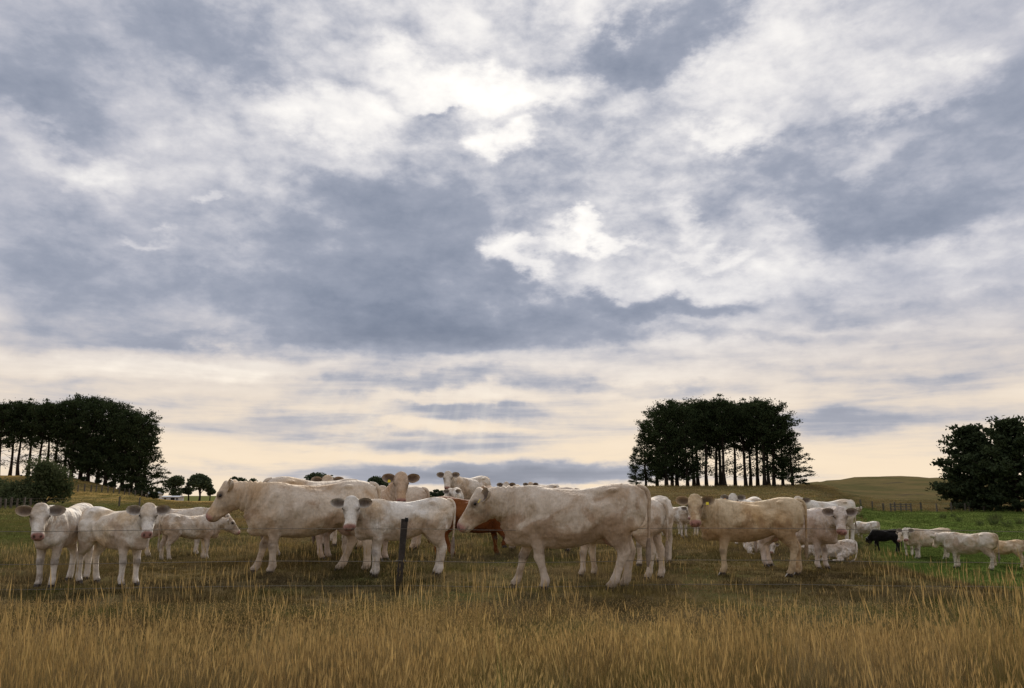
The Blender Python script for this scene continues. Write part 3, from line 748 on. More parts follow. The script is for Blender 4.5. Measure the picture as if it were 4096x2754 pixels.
# ----------------------------------------------------------------------------
# TREES AND SHRUBS
# ----------------------------------------------------------------------------
def leaf_material(name, c1, c2, trans=.25):
    m = bpy.data.materials.new(name); m.use_nodes = True; nt = m.node_tree; L = nt.links.new
    for n in list(nt.nodes):
        if n.type == 'BSDF_PRINCIPLED': nt.nodes.remove(n)
    out = [n for n in nt.nodes if n.type == 'OUTPUT_MATERIAL'][0]
    tc = N(nt, 'ShaderNodeTexCoord'); n1 = N(nt, 'ShaderNodeTexNoise'); n1.inputs['Scale'].default_value = .9; n1.inputs['Detail'].default_value = 4; L(tc.outputs['Object'], n1.inputs['Vector'])
    r = N(nt, 'ShaderNodeMapRange'); r.inputs['From Min'].default_value = .35; r.inputs['From Max'].default_value = .65; L(n1.outputs['Fac'], r.inputs['Value'])
    mx = N(nt, 'ShaderNodeMix', data_type='RGBA'); L(r.outputs['Result'], mx.inputs[0]); mx.inputs[6].default_value = c1+(1,); mx.inputs[7].default_value = c2+(1,)
    d = N(nt, 'ShaderNodeBsdfDiffuse'); t = N(nt, 'ShaderNodeBsdfTranslucent'); ms = N(nt, 'ShaderNodeMixShader'); ms.inputs[0].default_value = trans
    L(mx.outputs[2], d.inputs['Color']); L(mx.outputs[2], t.inputs['Color']); L(d.outputs[0], ms.inputs[1]); L(t.outputs[0], ms.inputs[2]); L(ms.outputs[0], out.inputs['Surface'])
    MAT[name] = m
leaf_material('pine_needles', (.030, .044, .020), (.048, .062, .028), .12)
leaf_material('cypress_leaves', (.030, .042, .022), (.052, .066, .032), .12)
leaf_material('shrub_leaves', (.060, .078, .034), (.095, .105, .050), .2)
leaf_material('oak_leaves', (.050, .068, .036), (.075, .092, .050), .2)
leaf_material('rush', (.060, .085, .030), (.110, .115, .045), .2)
simple('bark', (.034, .026, .021), .95, .05, .35, 3)

def tri_cloud(centers, sizes, rng, up=.35, aspect=.5, out=None):
    """one small leaf-clump face (two triangles) at every centre"""
    n = len(centers)
    a = rng.normal(size=(n, 3)); a[:, 2] += up
    if out is not None: a += out*.9
    a /= np.linalg.norm(a, axis=1)[:, None]
    b = rng.normal(size=(n, 3)); b -= a*(a*b).sum(1)[:, None]; b /= np.linalg.norm(b, axis=1)[:, None]
    s = sizes[:, None]
    V = np.stack([centers-a*s*.5, centers+b*s*aspect*.5, centers+a*s*.6, centers-b*s*aspect*.5], 1).reshape(-1, 3)
    F = [(4*i, 4*i+1, 4*i+2, 4*i+3) for i in range(n)]
    return V, F

def pine_meshes(seed, h, base, r, skirt=0., lean=0., flat=.55, dens=1., leaf=.31, droop=0., mat='pine_needles', upr=.3):
    """trunk + limbs mesh and a crown mesh; base = height where live branches start (fraction)"""
    rng = np.random.default_rng(seed); T = Soup()
    n = 7; zs = np.linspace(0, h*.97, n); bend = np.cumsum(rng.normal(0, .12, (n, 2)), 0)*h/25
    r0 = h*.018+.05
    rows = [(bend[i, 0]+lean*zs[i], bend[i, 1], zs[i]-.3*(i == 0), r0*(1-.86*(i/(n-1))**1.1)*(1.35 if i == 0 else 1), r0*(1-.86*(i/(n-1))**1.1)*(1.35 if i == 0 else 1)) for i in range(n)]
    T.tube(rows, seg=8, sub=2); R = np.array(rows)
    def axis(z): return np.array([np.interp(z, R[:, 2], R[:, 0]), np.interp(z, R[:, 2], R[:, 1]), z])
    C = []; O = []
    nl = int(50*dens)
    for k in range(nl):
        f = base+(1-base)*((k+rng.random())/nl)
        z0 = h*f*.97
        g = (f-base)/(1-base)
        prof = (math.sin(math.pi*min(1, .22+.78*g**.85))**flat) if skirt == 0 else ((1-.82*g**1.7)*(.75+.25*min(1, g*6)))
        ln = r*prof*(.50+.72*rng.random()**1.3); az = rng.random()*2*math.pi
        d = np.array([math.cos(az), math.sin(az), 0.]); p0 = axis(z0)
        rise = (upr+.5*g+rng.normal(0, .12)-droop*(1-g))
        pts = [p0+d*ln*t+np.array([0, 0, ln*(rise*t+.25*t*t*rng.random())]) for t in (0, .35, .7, 1)]
        rb = .035+.012*ln
        T.tube([tuple(p)+(rb*(1-.75*t), rb*(1-.75*t)) for p, t in zip(pts, (0, .35, .7, 1))], side=(0, 0, 1) if abs(d[2]) < .9 else (1, 0, 0), seg=5, sub=1)
        nt_ = max(2, int(ln*1.3))
        for j in range(nt_):
            t = 1-(j/nt_)*.72*(1 if g < .8 else 1)+rng.normal(0, .05)
            c = np.array([np.interp(min(1, t), (0, .35, .7, 1), [p[q] for p in pts]) for q in range(3)])
            rr = (.36+.62*rng.random())*(h/16)**.5
            m = int(34*(leaf/.42)**-1.3)
            q = rng.normal(size=(m, 3))*np.array([rr, rr, rr*.50])*.62+c+np.array([0, 0, rr*.2])
            C.append(q); O.append(np.tile(d*.6+np.array([0, 0, .5]), (m, 1)))
    # leader
    q = rng.normal(size=(70, 3))*np.array([.5, .5, .75])*(h/16)+axis(h*.98); C.append(q); O.append(np.tile(np.array([0, 0, .8]), (70, 1)))
    # dead snags below the crown
    if base > .2:
        for k in range(26):
            z0 = h*(.10+(base-.04)*rng.random()); az = rng.random()*6.283; ln = .8+2.0*rng.random()
            p0 = axis(z0); d = np.array([math.cos(az), math.sin(az), .25])
            T.tube([tuple(p0)+(.045, .045), tuple(p0+d*ln*.6)+(.03, .03), tuple(p0+d*ln+np.array([0, 0, .2]))+(.012, .012)], side=(0, 0, 1), seg=4, sub=1)
            if k % 4 == 0:
                q = rng.normal(size=(34, 3))*np.array([.62, .62, .26])+p0+d*ln*.8; C.append(q); O.append(np.zeros((34, 3)))
    C = np.vstack(C); O = np.vstack(O)
    V, F = tri_cloud(C, leaf*(.6+.8*rng.random(len(C))), rng, .3, .55, O)
    return np_mesh('trunk', np.vstack(T.v), T.f, MAT['bark']), np_mesh('crown', V, F, MAT[mat], False)

def broad_meshes(seed, h, r, mat, leaf=.3, trunk=.25, n=5200, squash=.8, lobes=9):
    rng = np.random.default_rng(seed); T = Soup()
    hc = h*(trunk+(1-trunk)*.5); hz = h*(1-trunk)*.5
    r0 = h*.025+.05
    T.tube([(0, 0, -.3, r0*1.3, r0*1.3), (.05*r, 0, h*trunk*.6, r0, r0), (0, .05*r, hc, r0*.6, r0*.6), (.1*r, 0, h*.88, r0*.15, r0*.15)], seg=7)
    L = []
    for k in range(lobes):
        a = rng.random()*6.283; e = rng.random()
        L.append((np.array([math.cos(a)*r*.58*(1-e*e*.5), math.sin(a)*r*.58*(1-e*e*.5), hc+hz*(e*1.5-.85)]), r*(.34+.2*rng.random())))
        T.tube([(0, 0, h*trunk*.8, r0*.5, r0*.5), tuple(L[-1][0]*np.array([.5, .5, 1])+np.array([0, 0, -.2*r]))+(r0*.3, r0*.3), tuple(L[-1][0])+(r0*.1, r0*.1)], seg=5, sub=2)
    L.append((np.array([0, 0, hc]), r*.7)); L.append((np.array([0, 0, h-r*.45]), r*.45))
    C = []; O = []
    for c, q in L:
        m = n//len(L); d = rng.normal(size=(m, 3)); d /= np.linalg.norm(d, axis=1)[:, None]
        rad = q*(.45+.6*rng.random(m)**.45)*(1+.12*np.sin(d[:, 0]*9+d[:, 2]*7))
        p = c+d*rad[:, None]*np.array([1, 1, squash]); p = p[p[:, 2] > h*trunk*.35]
        C.append(p); O.append((p-c)/q)
    C = np.vstack(C); O = np.vstack(O)
    V, F = tri_cloud(C, leaf*(.6+.8*rng.random(len(C))), rng, .1, .7, O*.6)
    return np_mesh('trunk', np.vstack(T.v), T.f, MAT['bark']), np_mesh('crown', V, F, MAT[mat], False)

def px_ground(col, y):
    az, _ = pix_azel(col, 1985); return y*math.tan(az), y
def set_tree(name, meshes, hmesh, col, y, top, label, rot=0., group=None, cat='tree', wide=1., sink=0.):
    x, yy = px_ground(col, y); z = ground_at(x, yy)-sink
    _, el = pix_azel(col, top); H = CAM_H+math.hypot(x, yy)*math.tan(el)-z
    t = bpy.data.objects.new(name, None); scene.collection.objects.link(t)
    t.location = (x, yy, z); s = H/hmesh; t.scale = (s*wide, s*wide, s); t.rotation_euler = (0, 0, rot)
    t['label'] = label; t['category'] = cat
    if group: t['group'] = group
    link('trunk', meshes[0], t); link('crown', meshes[1], t)
    return t

PINE = [(pine_meshes(11, 15, .44, 3.6, dens=1.15), 15), (pine_meshes(12, 15, .52, 3.4), 15), (pine_meshes(13, 15, .38, 4.0, dens=1.15), 15), (pine_meshes(14, 15, .50, 3.5, flat=.45), 15)]
EDGE = [(pine_meshes(21, 15, .06, 4.6, skirt=1, dens=1.35, droop=.35), 15), (pine_meshes(22, 15, .10, 4.2, skirt=1, dens=1.3, droop=.25), 15)]
MID = [(pine_meshes(31, 15, .07, 3.7, dens=1.5, flat=.42), 15), (pine_meshes(32, 15, .04, 3.8, dens=1.5, flat=.35), 15)]
rt = random.Random(3)
# centre stand: (column, distance, top row, kind, what tells it apart)
stand = [(2545, 125, 1790, EDGE[0], 'low outlying pine hugging the left end of the centre stand', .8),
         (2585, 126, 1690, EDGE[1], 'pine with branches sticking out at the left end of the centre stand', .85),
         (2630, 132, 1642, MID[1], 'dense pine second from the left end of the centre stand', 1.),
         (2668, 124, 1622, MID[0], 'dense leafy pine third from the left end of the centre stand', 1.),
         (2712, 130, 1612, MID[1], 'dense pine fourth from the left end of the centre stand', 1.),
         (2752, 123, 1618, MID[0], 'pine where the bare trunks begin in the centre stand', .95),
         (2795, 134, 1606, PINE[0], 'bare-trunked pine left of the middle of the centre stand', 1.),
         (2830, 126, 1600, PINE[1], 'bare-trunked pine with a knobbly top near the middle of the centre stand', 1.),
         (2868, 137, 1606, PINE[2], 'pine set back in the middle of the centre stand', 1.),
         (2905, 125, 1602, PINE[3], 'bare-trunked pine at the very middle of the centre stand', 1.),
         (2945, 133, 1608, PINE[1], 'thin bare-trunked pine right of the middle of the centre stand', .95),
         (2985, 126, 1612, PINE[0], 'bare-trunked pine with sky gaps to its right in the centre stand', 1.),
         (3028, 132, 1606, PINE[2], 'tall pine left of the two stout trunks in the centre stand', 1.),
         (3062, 122, 1600, PINE[3], 'tallest pine, the left of two stout trunks in the centre stand', 1.05),
         (3098, 123, 1612, PINE[2], 'right of the two stout-trunked pines in the centre stand', 1.05),
         (3135, 128, 1660, MID[0], 'pine on the shoulder of the centre stand\'s right end', 1.),
         (3172, 122, 1722, EDGE[0], 'spreading layered pine at the right end of the centre stand', 1.25),
         (2690, 141, 1630, PINE[1], 'pine in the back row behind the dense left part of the centre stand', 1.),
         (2775, 143, 1615, PINE[3], 'pine in the back row showing between trunks left of the stand\'s middle', 1.),
         (2887, 144, 1615, PINE[0], 'pine in the back row behind the stand\'s very middle', 1.),
         (3005, 143, 1618, PINE[3], 'pine in the back row behind the stand\'s right half', 1.),
         (3080, 141, 1622, PINE[1], 'pine in the back row behind the two stout trunks', 1.)]
for c, y, top, (ms, hm), lab, wd in stand: set_tree('pine_tree', ms, hm, c, y, top+10+rt.uniform(-9, 12), lab, rt.random()*6.28, 'stand of pines on the knoll', wide=wd)
# left plantation
left = [(-60, 168, 1612, PINE[0]), (-15, 160, 1610, PINE[2]), (28, 170, 1604, PINE[1]), (62, 163, 1606, PINE[3]), (100, 168, 1600, PINE[0]), (135, 160, 1606, PINE[2]),
        (172, 167, 1608, PINE[1]), (205, 160, 1600, PINE[3]), (240, 166, 1590, PINE[2]), (276, 160, 1594, MID[0]), (312, 165, 1592, MID[1]), (345, 160, 1602, MID[0]),
        (382, 166, 1608, MID[1]), (416, 160, 1616, MID[0]), (450, 163, 1622, MID[1]), (484, 158, 1634, MID[0]), (518, 162, 1644, PINE[2]), (545, 157, 1664, MID[1]), (572, 158, 1690, EDGE[0])]
names = ['at the picture\'s left edge', 'just in from the left edge', 'third from the left edge', 'fourth from the left edge', 'left of the gap of light between trunks', 'at the gap of light between trunks',
         'right of the gap of light between trunks', 'above the round shrub\'s left side', 'tallest above the round shrub', 'above the round shrub\'s right side', 'with the highest crown right of the shrub', 'past the crest right of the shrub',
         'at the head of the golden slope', 'over the upper golden slope', 'over the middle of the golden slope', 'over the lower golden slope', 'third from the plantation\'s right end', 'second from the plantation\'s right end', 'with ragged low branches at the plantation\'s right end']
for (c, y, top, (ms, hm)), nm in zip(left, names): set_tree('pine_tree', ms, hm, c, y, top+10+rt.uniform(-8, 12), 'dark pine of the left plantation '+nm, rt.random()*6.28, 'left pine plantation', wide=1.02)
# dark undergrowth shrubs at the plantation's foot
UNDER = broad_meshes(77, 4.5, 2.6, 'cypress_leaves', leaf=.5, trunk=.05, n=2600)
for c, y, top, lab in ((-30, 156, 1905, 'dark bush under the plantation at the left edge'), (25, 157, 1912, 'dark bush under the bare trunks near the left edge'), (75, 156, 1900, 'dark bush below the gap of light between trunks'), (125, 157, 1908, 'dark bush left behind the round shrub'), (330, 156, 1905, 'dark bush at the foot of the plantation beside the golden slope'), (385, 157, 1915, 'dark bush in the plantation\'s shade halfway down the golden slope'), (440, 157, 1925, 'low dark bush under the plantation above the lower slope'),
                       (500, 156, 1935, 'dark bush under the plantation near its right end'), (560, 155, 1945, 'dark bush at the plantation\'s right end above the sheds'), (610, 156, 1965, 'small dark bush left of the far sheds')):
    set_tree('bush', UNDER, 4.5, c, y, top, lab, rt.random()*6, 'undergrowth of the plantation', cat='bush', wide=1.5)
# right hand cypresses
CYP = [(pine_meshes(41, 11, .015, 4.7, skirt=1, dens=3.2, leaf=.46, mat='cypress_leaves', upr=.40, droop=.40), 11), (pine_meshes(42, 12, .05, 5.3, skirt=1, dens=3.2, leaf=.46, mat='cypress_leaves', upr=.35, droop=.35), 12)]
set_tree('cypress_tree', CYP[0][0], 11, 3908, 112, 1728, 'dark bushy cypress, left of the pair at the right edge', .5, cat='tree', wide=1.12, sink=.3)
set_tree('cypress_tree', CYP[1][0], 12, 4068, 104, 1700, 'tall dark cypress with two bare trunks showing, cut by the right edge', 1.5, cat='tree', wide=1.12)
# rounded shrubs on the left
SH = broad_meshes(51, 6.5, 3.9, 'shrub_leaves', leaf=.30, trunk=.06, n=9500, lobes=12); SH2 = broad_meshes(52, 4, 3.2, 'shrub_leaves', leaf=.30, trunk=.05, n=6000)
set_tree('round_shrub', SH, 6.5, 178, 104, 1832, 'large rounded green shrub below the left plantation', 1., cat='shrub', wide=.92)
set_tree('round_shrub', SH2, 4, 62, 101, 1925, 'lower spreading shrub left of the large rounded one', 2., cat='shrub', wide=1.15)
set_tree('round_shrub', SH2, 4, -30, 103, 1905, 'dark shrub cut by the left edge below the plantation', 4., cat='shrub', wide=1.15)
# far trees
OAK = [broad_meshes(61, 10, 4.6, 'oak_leaves', leaf=.7, n=2600), broad_meshes(62, 10, 4.0, 'oak_leaves', leaf=.7, n=2600, lobes=7), broad_meshes(63, 10, 3.2, 'oak_leaves', leaf=.7, n=1600, lobes=6)]
for c, y, top, k, wd, lab in ((640, 330, 1950, 1, 1.1, 'small far tree behind the sheds at the plantation\'s end'), (697, 320, 1902, 0, 1.0, 'round-headed far tree over the long shed'), (755, 325, 1925, 2, 1.2, 'far tree between the two larger ones left of the big cow'),
                              (798, 315, 1893, 1, 1.15, 'taller loose far tree nearest the big cow\'s face'), (840, 318, 1935, 2, 1.0, 'small far tree against the big cow\'s face'), (930, 420, 1905, 2, .8, 'thin far tree behind the big cow\'s neck'),
                              (968, 420, 1910, 0, .8, 'far treetop left over the big cow\'s withers'), (1003, 420, 1912, 1, .7, 'far treetop right over the big cow\'s withers'), (1275, 400, 1891, 0, 1.3, 'flat-topped far tree above the hidden cow\'s back'),
                              (1512, 400, 1905, 0, 1.1, 'umbrella-shaped far tree left of the tan cow\'s ear'), (1662, 520, 1958, 2, 1.3, 'first of the far trees on the horizon right of the tan cow'), (1690, 525, 1964, 1, 1.2, 'second of the far trees on the horizon right of the tan cow'),
                              (1716, 520, 1966, 0, 1.2, 'third of the far trees on the horizon right of the tan cow'), (1742, 525, 1957, 2, 1.4, 'tallest of the far trees on the horizon left of the skyline cow'), (1764, 520, 1961, 1, 1.0, 'far horizon tree nearest the skyline cow')):
    set_tree('far_tree', OAK[k], 10, c, y, top, lab, rt.random()*6, 'distant trees', wide=wd)
# ----------------------------------------------------------------------------
# GRASS (too many blades to count: stuff)
# ----------------------------------------------------------------------------
def grass_material(name, trans):
    m = bpy.data.materials.new(name); m.use_nodes = True; nt = m.node_tree; L = nt.links.new
    nt.nodes.remove(nt.nodes['Principled BSDF']); out = nt.nodes['Material Output']
    at = N(nt, 'ShaderNodeAttribute', attribute_name='tint', attribute_type='INSTANCER')
    hd_ = N(nt, 'ShaderNodeAttribute', attribute_name='blade')           # per blade: r = shade, g = seed head
    sp = N(nt, 'ShaderNodeSeparateColor'); L(hd_.outputs['Color'], sp.inputs[0])
    mx = N(nt, 'ShaderNodeMix', data_type='RGBA'); L(sp.outputs['Green'], mx.inputs[0]); L(at.outputs['Color'], mx.inputs[6]); mx.inputs[7].default_value = (.42, .295, .12, 1)
    sc = N(nt, 'ShaderNodeVectorMath', operation='SCALE'); L(mx.outputs[2], sc.inputs[0]); L(sp.outputs['Red'], sc.inputs['Scale'])
    d = N(nt, 'ShaderNodeBsdfDiffuse'); t = N(nt, 'ShaderNodeBsdfTranslucent'); ms = N(nt, 'ShaderNodeMixShader'); ms.inputs[0].default_value = trans
    L(sc.outputs[0], d.inputs['Color']); L(sc.outputs[0], t.inputs['Color']); L(d.outputs[0], ms.inputs[1]); L(t.outputs[0], ms.inputs[2]); L(ms.outputs[0], out.inputs['Surface'])
    return m
GRASS = grass_material('grass_blades', .26)
def clump(name, seed, n, r, h, w, arch=.3, head=0., stemmy=0., segs=3):
    rng = np.random.default_rng(seed); V = []; F = []; K = []
    for i in range(n):
        a = rng.random()*6.283; q = r*math.sqrt(rng.random()); p = np.array([math.cos(a)*q, math.sin(a)*q, -.02])
        stem = rng.random() < stemmy
        l = h*((.50+.62*rng.random()) if stem else (.22+.5*rng.random()))
        b = rng.random()*6.283; d = np.array([math.cos(b), math.sin(b), 0]); ar = (arch*.35 if stem else arch)*(.3+.9*rng.random())
        f = rng.random()*math.pi; s = np.array([math.cos(f), math.sin(f), 0]); ww = w*(.55 if stem else 1.)*(.7+.6*rng.random())
        sh = .65+.6*rng.random(); base = len(V); g = 0.
        hd_ = stem and rng.random() < head; sh = sh*1.12 if hd_ else sh
        lv = np.linspace(0, 1, segs+1)
        for j, t in enumerate(lv):
            c = p+np.array([0, 0, l*t*(1-.25*ar*t)])+d*(l*ar*t*t)
            k = (1-.75*t) if not hd_ else (.8 if t < .8 else .4)
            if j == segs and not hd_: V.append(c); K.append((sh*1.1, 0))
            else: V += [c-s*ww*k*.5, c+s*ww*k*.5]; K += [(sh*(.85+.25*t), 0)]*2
        for j in range(segs):
            o = base+2*j
            if j == segs-1 and not hd_: F.append((o, o+1, o+2))
            else: F.append((o, o+1, o+3, o+2))
        if hd_:
            tip = V[-1]*.5+V[-2]*.5; hl = .06+.07*rng.random(); o = len(V); hw = .0018+.0018*rng.random(); dd = d*ar*.6+np.array([0, 0, 1.]); dd /= np.linalg.norm(dd)
            s2 = np.cross(dd, s); s2 /= np.linalg.norm(s2)
            q0, q1, q2 = tip-dd*.01, tip+dd*hl*.4, tip+dd*hl
            V += [q0, q1-s*hw, q1+s*hw, q2, q1-s2*hw, q1+s2*hw]; K += [(sh*1.1, .75)]*6
            F += [(o, o+2, o+3, o+1), (o, o+5, o+3, o+4)]
    me = np_mesh(name, V, F, GRASS, False)
    ca = me.color_attributes.new('blade', 'FLOAT_COLOR', 'POINT'); K = np.array(K)
    ca.data.foreach_set('color', np.column_stack([K[:, 0], K[:, 1], np.zeros(len(K)), np.ones(len(K))]).astype(np.float32).ravel())
    return bpy.data.objects.new(name, me)
def coll(name, obs):
    c = bpy.data.collections.new(name)
    for o in obs: c.objects.link(o)
    return c
def scatter(name, label, coll_, P, rot, scl, idx, tint):
    me = bpy.data.meshes.new(name); me.from_pydata(P.tolist(), [], [])
    def attr(n, t, data, f): a = me.attributes.new(n, t, 'POINT'); a.data.foreach_set(f, np.ascontiguousarray(data, dtype=np.int32 if t == 'INT' else np.float32).ravel())
    attr('rot', 'FLOAT_VECTOR', rot, 'vector'); attr('scl', 'FLOAT_VECTOR', scl, 'vector'); attr('idx', 'INT', idx, 'value')
    attr('tint', 'FLOAT_COLOR', np.column_stack([tint, np.ones(len(tint))]), 'color')
    o = link(name, me); o['kind'] = 'stuff'; o['label'] = label; o['category'] = 'grass'
    g = bpy.data.node_groups.new(name, 'GeometryNodeTree'); g.interface.new_socket('Geometry', in_out='INPUT', socket_type='NodeSocketGeometry'); g.interface.new_socket('Geometry', in_out='OUTPUT', socket_type='NodeSocketGeometry')
    nd = g.nodes.new; L = g.links.new
    gi, go = nd('NodeGroupInput'), nd('NodeGroupOutput'); mp = nd('GeometryNodeMeshToPoints'); ip = nd('GeometryNodeInstanceOnPoints'); ci = nd('GeometryNodeCollectionInfo')
    ci.inputs['Collection'].default_value = coll_; ci.inputs['Separate Children'].default_value = True; ci.inputs['Reset Children'].default_value = True
    def na(n, t): x = nd('GeometryNodeInputNamedAttribute'); x.data_type = t; x.inputs['Name'].default_value = n; return x.outputs['Attribute']
    L(gi.outputs[0], mp.inputs['Mesh']); L(mp.outputs['Points'], ip.inputs['Points']); L(ci.outputs[0], ip.inputs['Instance']); ip.inputs['Pick Instance'].default_value = True
    L(na('idx', 'INT'), ip.inputs['Instance Index']); L(na('scl', 'FLOAT_VECTOR'), ip.inputs['Scale'])
    er = nd('FunctionNodeEulerToRotation'); L(na('rot', 'FLOAT_VECTOR'), er.inputs[0]); L(er.outputs[0], ip.inputs['Rotation'])
    L(ip.outputs[0], go.inputs[0])
    o.modifiers.new('scatter', 'NODES').node_group = g
    return o
STRAW, GOLD, OLIVE, GREEN, BROWN = (np.array(c) for c in ((.34, .238, .088), (.34, .225, .080), (.145, .150, .044), (.118, .172, .042), (.19, .125, .065)))
def grass_tint(x, y, rng):
    dry = fbm(x*.55, y*.55, 21); gp = fbm(x*.33+9, y*.45, 23); br = fbm(x*.8, y*.8, 25)
    c = STRAW[None]*1.; c = np.repeat(c, len(x), 0)
    def mixin(c, col, f): return c*(1-f[:, None])+col*f[:, None]
    near = 1-sstep(y, 4.5, 9)
    c = mixin(c, GOLD, np.clip(near*.75+.35*sstep(br, .45, .7), 0, .9))
    c = mixin(c, OLIVE, .85*sstep(gp, .47, .62))
    c = mixin(c, BROWN, .6*sstep(dry, .55, .72)*(1-near*.5))
    far = sstep(y, 8, 11)*(1-sstep(y, 24, 40)); c = mixin(c, OLIVE*.9+BROWN*.1, far*(.25+.45*sstep(fbm(x*.5, y*.25, 29), .42, .62)))
    gp2 = fbm(x*1.2+4, y*1.4, 33); br2 = fbm(x*1.6, y*1.9, 35)
    c = mixin(c, OLIVE, .8*sstep(gp2, .52, .66)*(1-sstep(y, 9, 12))); c = mixin(c, np.array([.115, .078, .040]), .65*sstep(br2, .56, .70)*(1-sstep(y, 9, 12))); c = mixin(c, np.array([.31, .235, .125]), .6*sstep(fbm(x*.9, y*1.1, 37), .52, .66)*sstep(y, 3.8, 5.2))
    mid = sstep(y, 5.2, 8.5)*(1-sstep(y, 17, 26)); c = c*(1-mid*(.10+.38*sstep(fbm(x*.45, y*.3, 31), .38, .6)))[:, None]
    s = hollow(x, y); g = sstep(s, -.3, 2.6)*sstep(y, 10, 16)*(1-sstep(y, 104, 110))
    u = x/np.maximum(y, 6); g = np.maximum(g, .6*sstep(-u, .36, .5)*sstep(y, 18, 30))
    c = mixin(c, GREEN*(.9), g*.93)
    c = mixin(c, np.array([.33, .245, .13]), .55*(rng.random(len(x)) < .3)*(1-g)); c = mixin(c, np.array([.13, .10, .055]), .6*(rng.random(len(x)) < .16)*(1-g))
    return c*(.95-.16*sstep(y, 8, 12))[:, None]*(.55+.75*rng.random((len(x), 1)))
def points(y0, y1, dens, rng, xr=.78, pad=1.5):
    n = int(dens*(xr*(y1*y1-y0*y0)+2*pad*(y1-y0)))
    y = np.sqrt(y0*y0+(y1*y1-y0*y0)*rng.random(n)); x = (2*rng.random(n)-1)*(xr*y+pad)
    return x, y
rng = np.random.default_rng(5)
C_TALL = coll('tall_sources', [clump('t%d' % i, 100+i, 58, .17, .60, .0026, .40, .55, .55, 4) for i in range(6)]+[clump('u%d' % i, 120+i, 60, .15, .42, .0038, .65, 0, 0, 4) for i in range(3)])
C_SHORT = coll('short_sources', [clump('s%d' % i, 200+i, 46, .18, .13, .0085, .6, 0, .1, 3) for i in range(5)]+[clump('v%d' % i, 220+i, 26, .18, .21, .0045, .4, .4, .4, 3) for i in range(3)])
C_FIELD = coll('field_sources', [clump('f%d' % i, 300+i, 80, .55, .14, .016, .5, 0, 0, 2) for i in range(5)])
C_FAR = coll('far_sources', [clump('g%d' % i, 400+i, 90, 1.5, .16, .05, .5, 0, 0, 2) for i in range(4)])
def lay(name, label, C, ncol, x, y, hs, tall_idx=None, lean=.12):
    n = len(x); z = ground_z(x, y)
    rot = np.column_stack([rng.normal(0, lean, n), rng.normal(0, lean, n), rng.random(n)*6.283])
    wd = .85+.3*rng.random(n); scl = np.column_stack([wd, wd, hs*(.75+.5*rng.random(n))])
    idx = rng.integers(0, ncol, n) if tall_idx is None else tall_idx
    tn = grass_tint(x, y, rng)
    if tall_idx is not None and ncol == 9: tn = np.where((idx >= 6)[:, None], tn*.30+np.array([.088, .120, .030])*.70, tn)
    return scatter(name, label, C, np.column_stack([x, y, z]), rot, scl, idx, tn)
# tall uncut grass along the fence
x, y = points(2.0, 9.4, 92, rng)
hh = np.interp(y+2.2*(fbm(x*.7, y*.7, 41)-.5)-.7*sstep(x, .8, 4.0), [0, 2.6, 3.5, 4.3, 4.9, 5.8, 7.0, 9.0], [.42, .50, .66, .92, .80, .54, .34, .18])*(.22+1.55*fbm(x*.9, y*.9, 43))
hh = np.where(y > 5.6, np.minimum(hh, np.interp(y, [5.6, 7, 9.4], [.50, .25, .13])), hh)
gp = fbm(x*.33+9, y*.45, 23); idx = np.where(rng.random(len(x)) < .24+.4*(gp > .54)+.30*(y < 4.0), rng.integers(6, 9, len(x)), rng.integers(0, 6, len(x)))
x = np.append(x, -1.49+.07*rng.normal(size=5)); y = np.append(y, 10.85+.05*rng.normal(size=5)); hh = np.append(hh, np.full(5, .55)); idx = np.append(idx, rng.integers(0, 6, 5))
lay('tall_dry_grass', 'tall golden dry grass with seed heads along the fence', C_TALL, 9, x, y, hh, idx, .14)
# a few stalks standing above the rest
x, y = points(3.4, 7.4, 4.5, rng); lay('seeding_grass_stalks', 'scattered seeding grass stalks standing above the sward', coll('stalk_sources', [clump('k%d' % i, 500+i, 3, .1, .60, .004, .2, 1., 1., 4) for i in range(4)]), 4, x, y, np.interp(y, [3.4, 5.5, 7.4], [1.1, .78, .38]), None, .12)
# grazed sward round the herd
x, y = points(6.0, 21, 44, rng); k = fbm(x*.6, y*.6, 51)
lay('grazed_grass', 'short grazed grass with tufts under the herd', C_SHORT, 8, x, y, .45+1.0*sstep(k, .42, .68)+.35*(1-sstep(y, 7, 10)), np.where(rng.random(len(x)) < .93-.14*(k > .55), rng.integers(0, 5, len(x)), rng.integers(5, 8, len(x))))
C_TUFT = coll('tuft_sources', [clump('w%d' % i, 600+i, 26, .13, .15, .013, .6, 0, 0, 3) for i in range(5)])
x, y = points(8.5, 22, 13, rng); k = fbm(x*.8, y*.8, 57); kp = k+.25*rng.random(len(x)) > .55; x, y = x[kp], y[kp]
lay('grazed_tufts', 'straw and olive tufts left standing in the grazed turf', C_TUFT, 5, x, y, .5+.8*rng.random(len(x)))
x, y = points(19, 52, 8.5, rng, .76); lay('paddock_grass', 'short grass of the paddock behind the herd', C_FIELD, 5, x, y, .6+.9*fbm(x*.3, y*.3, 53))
x, y = points(50, 150, .9, rng, .74); keep = rng.random(len(x)) < 1.0; lay('far_field_grass', 'grass of the far fields', C_FAR, 4, x, y, .55+.7*fbm(x*.08, y*.08, 55))
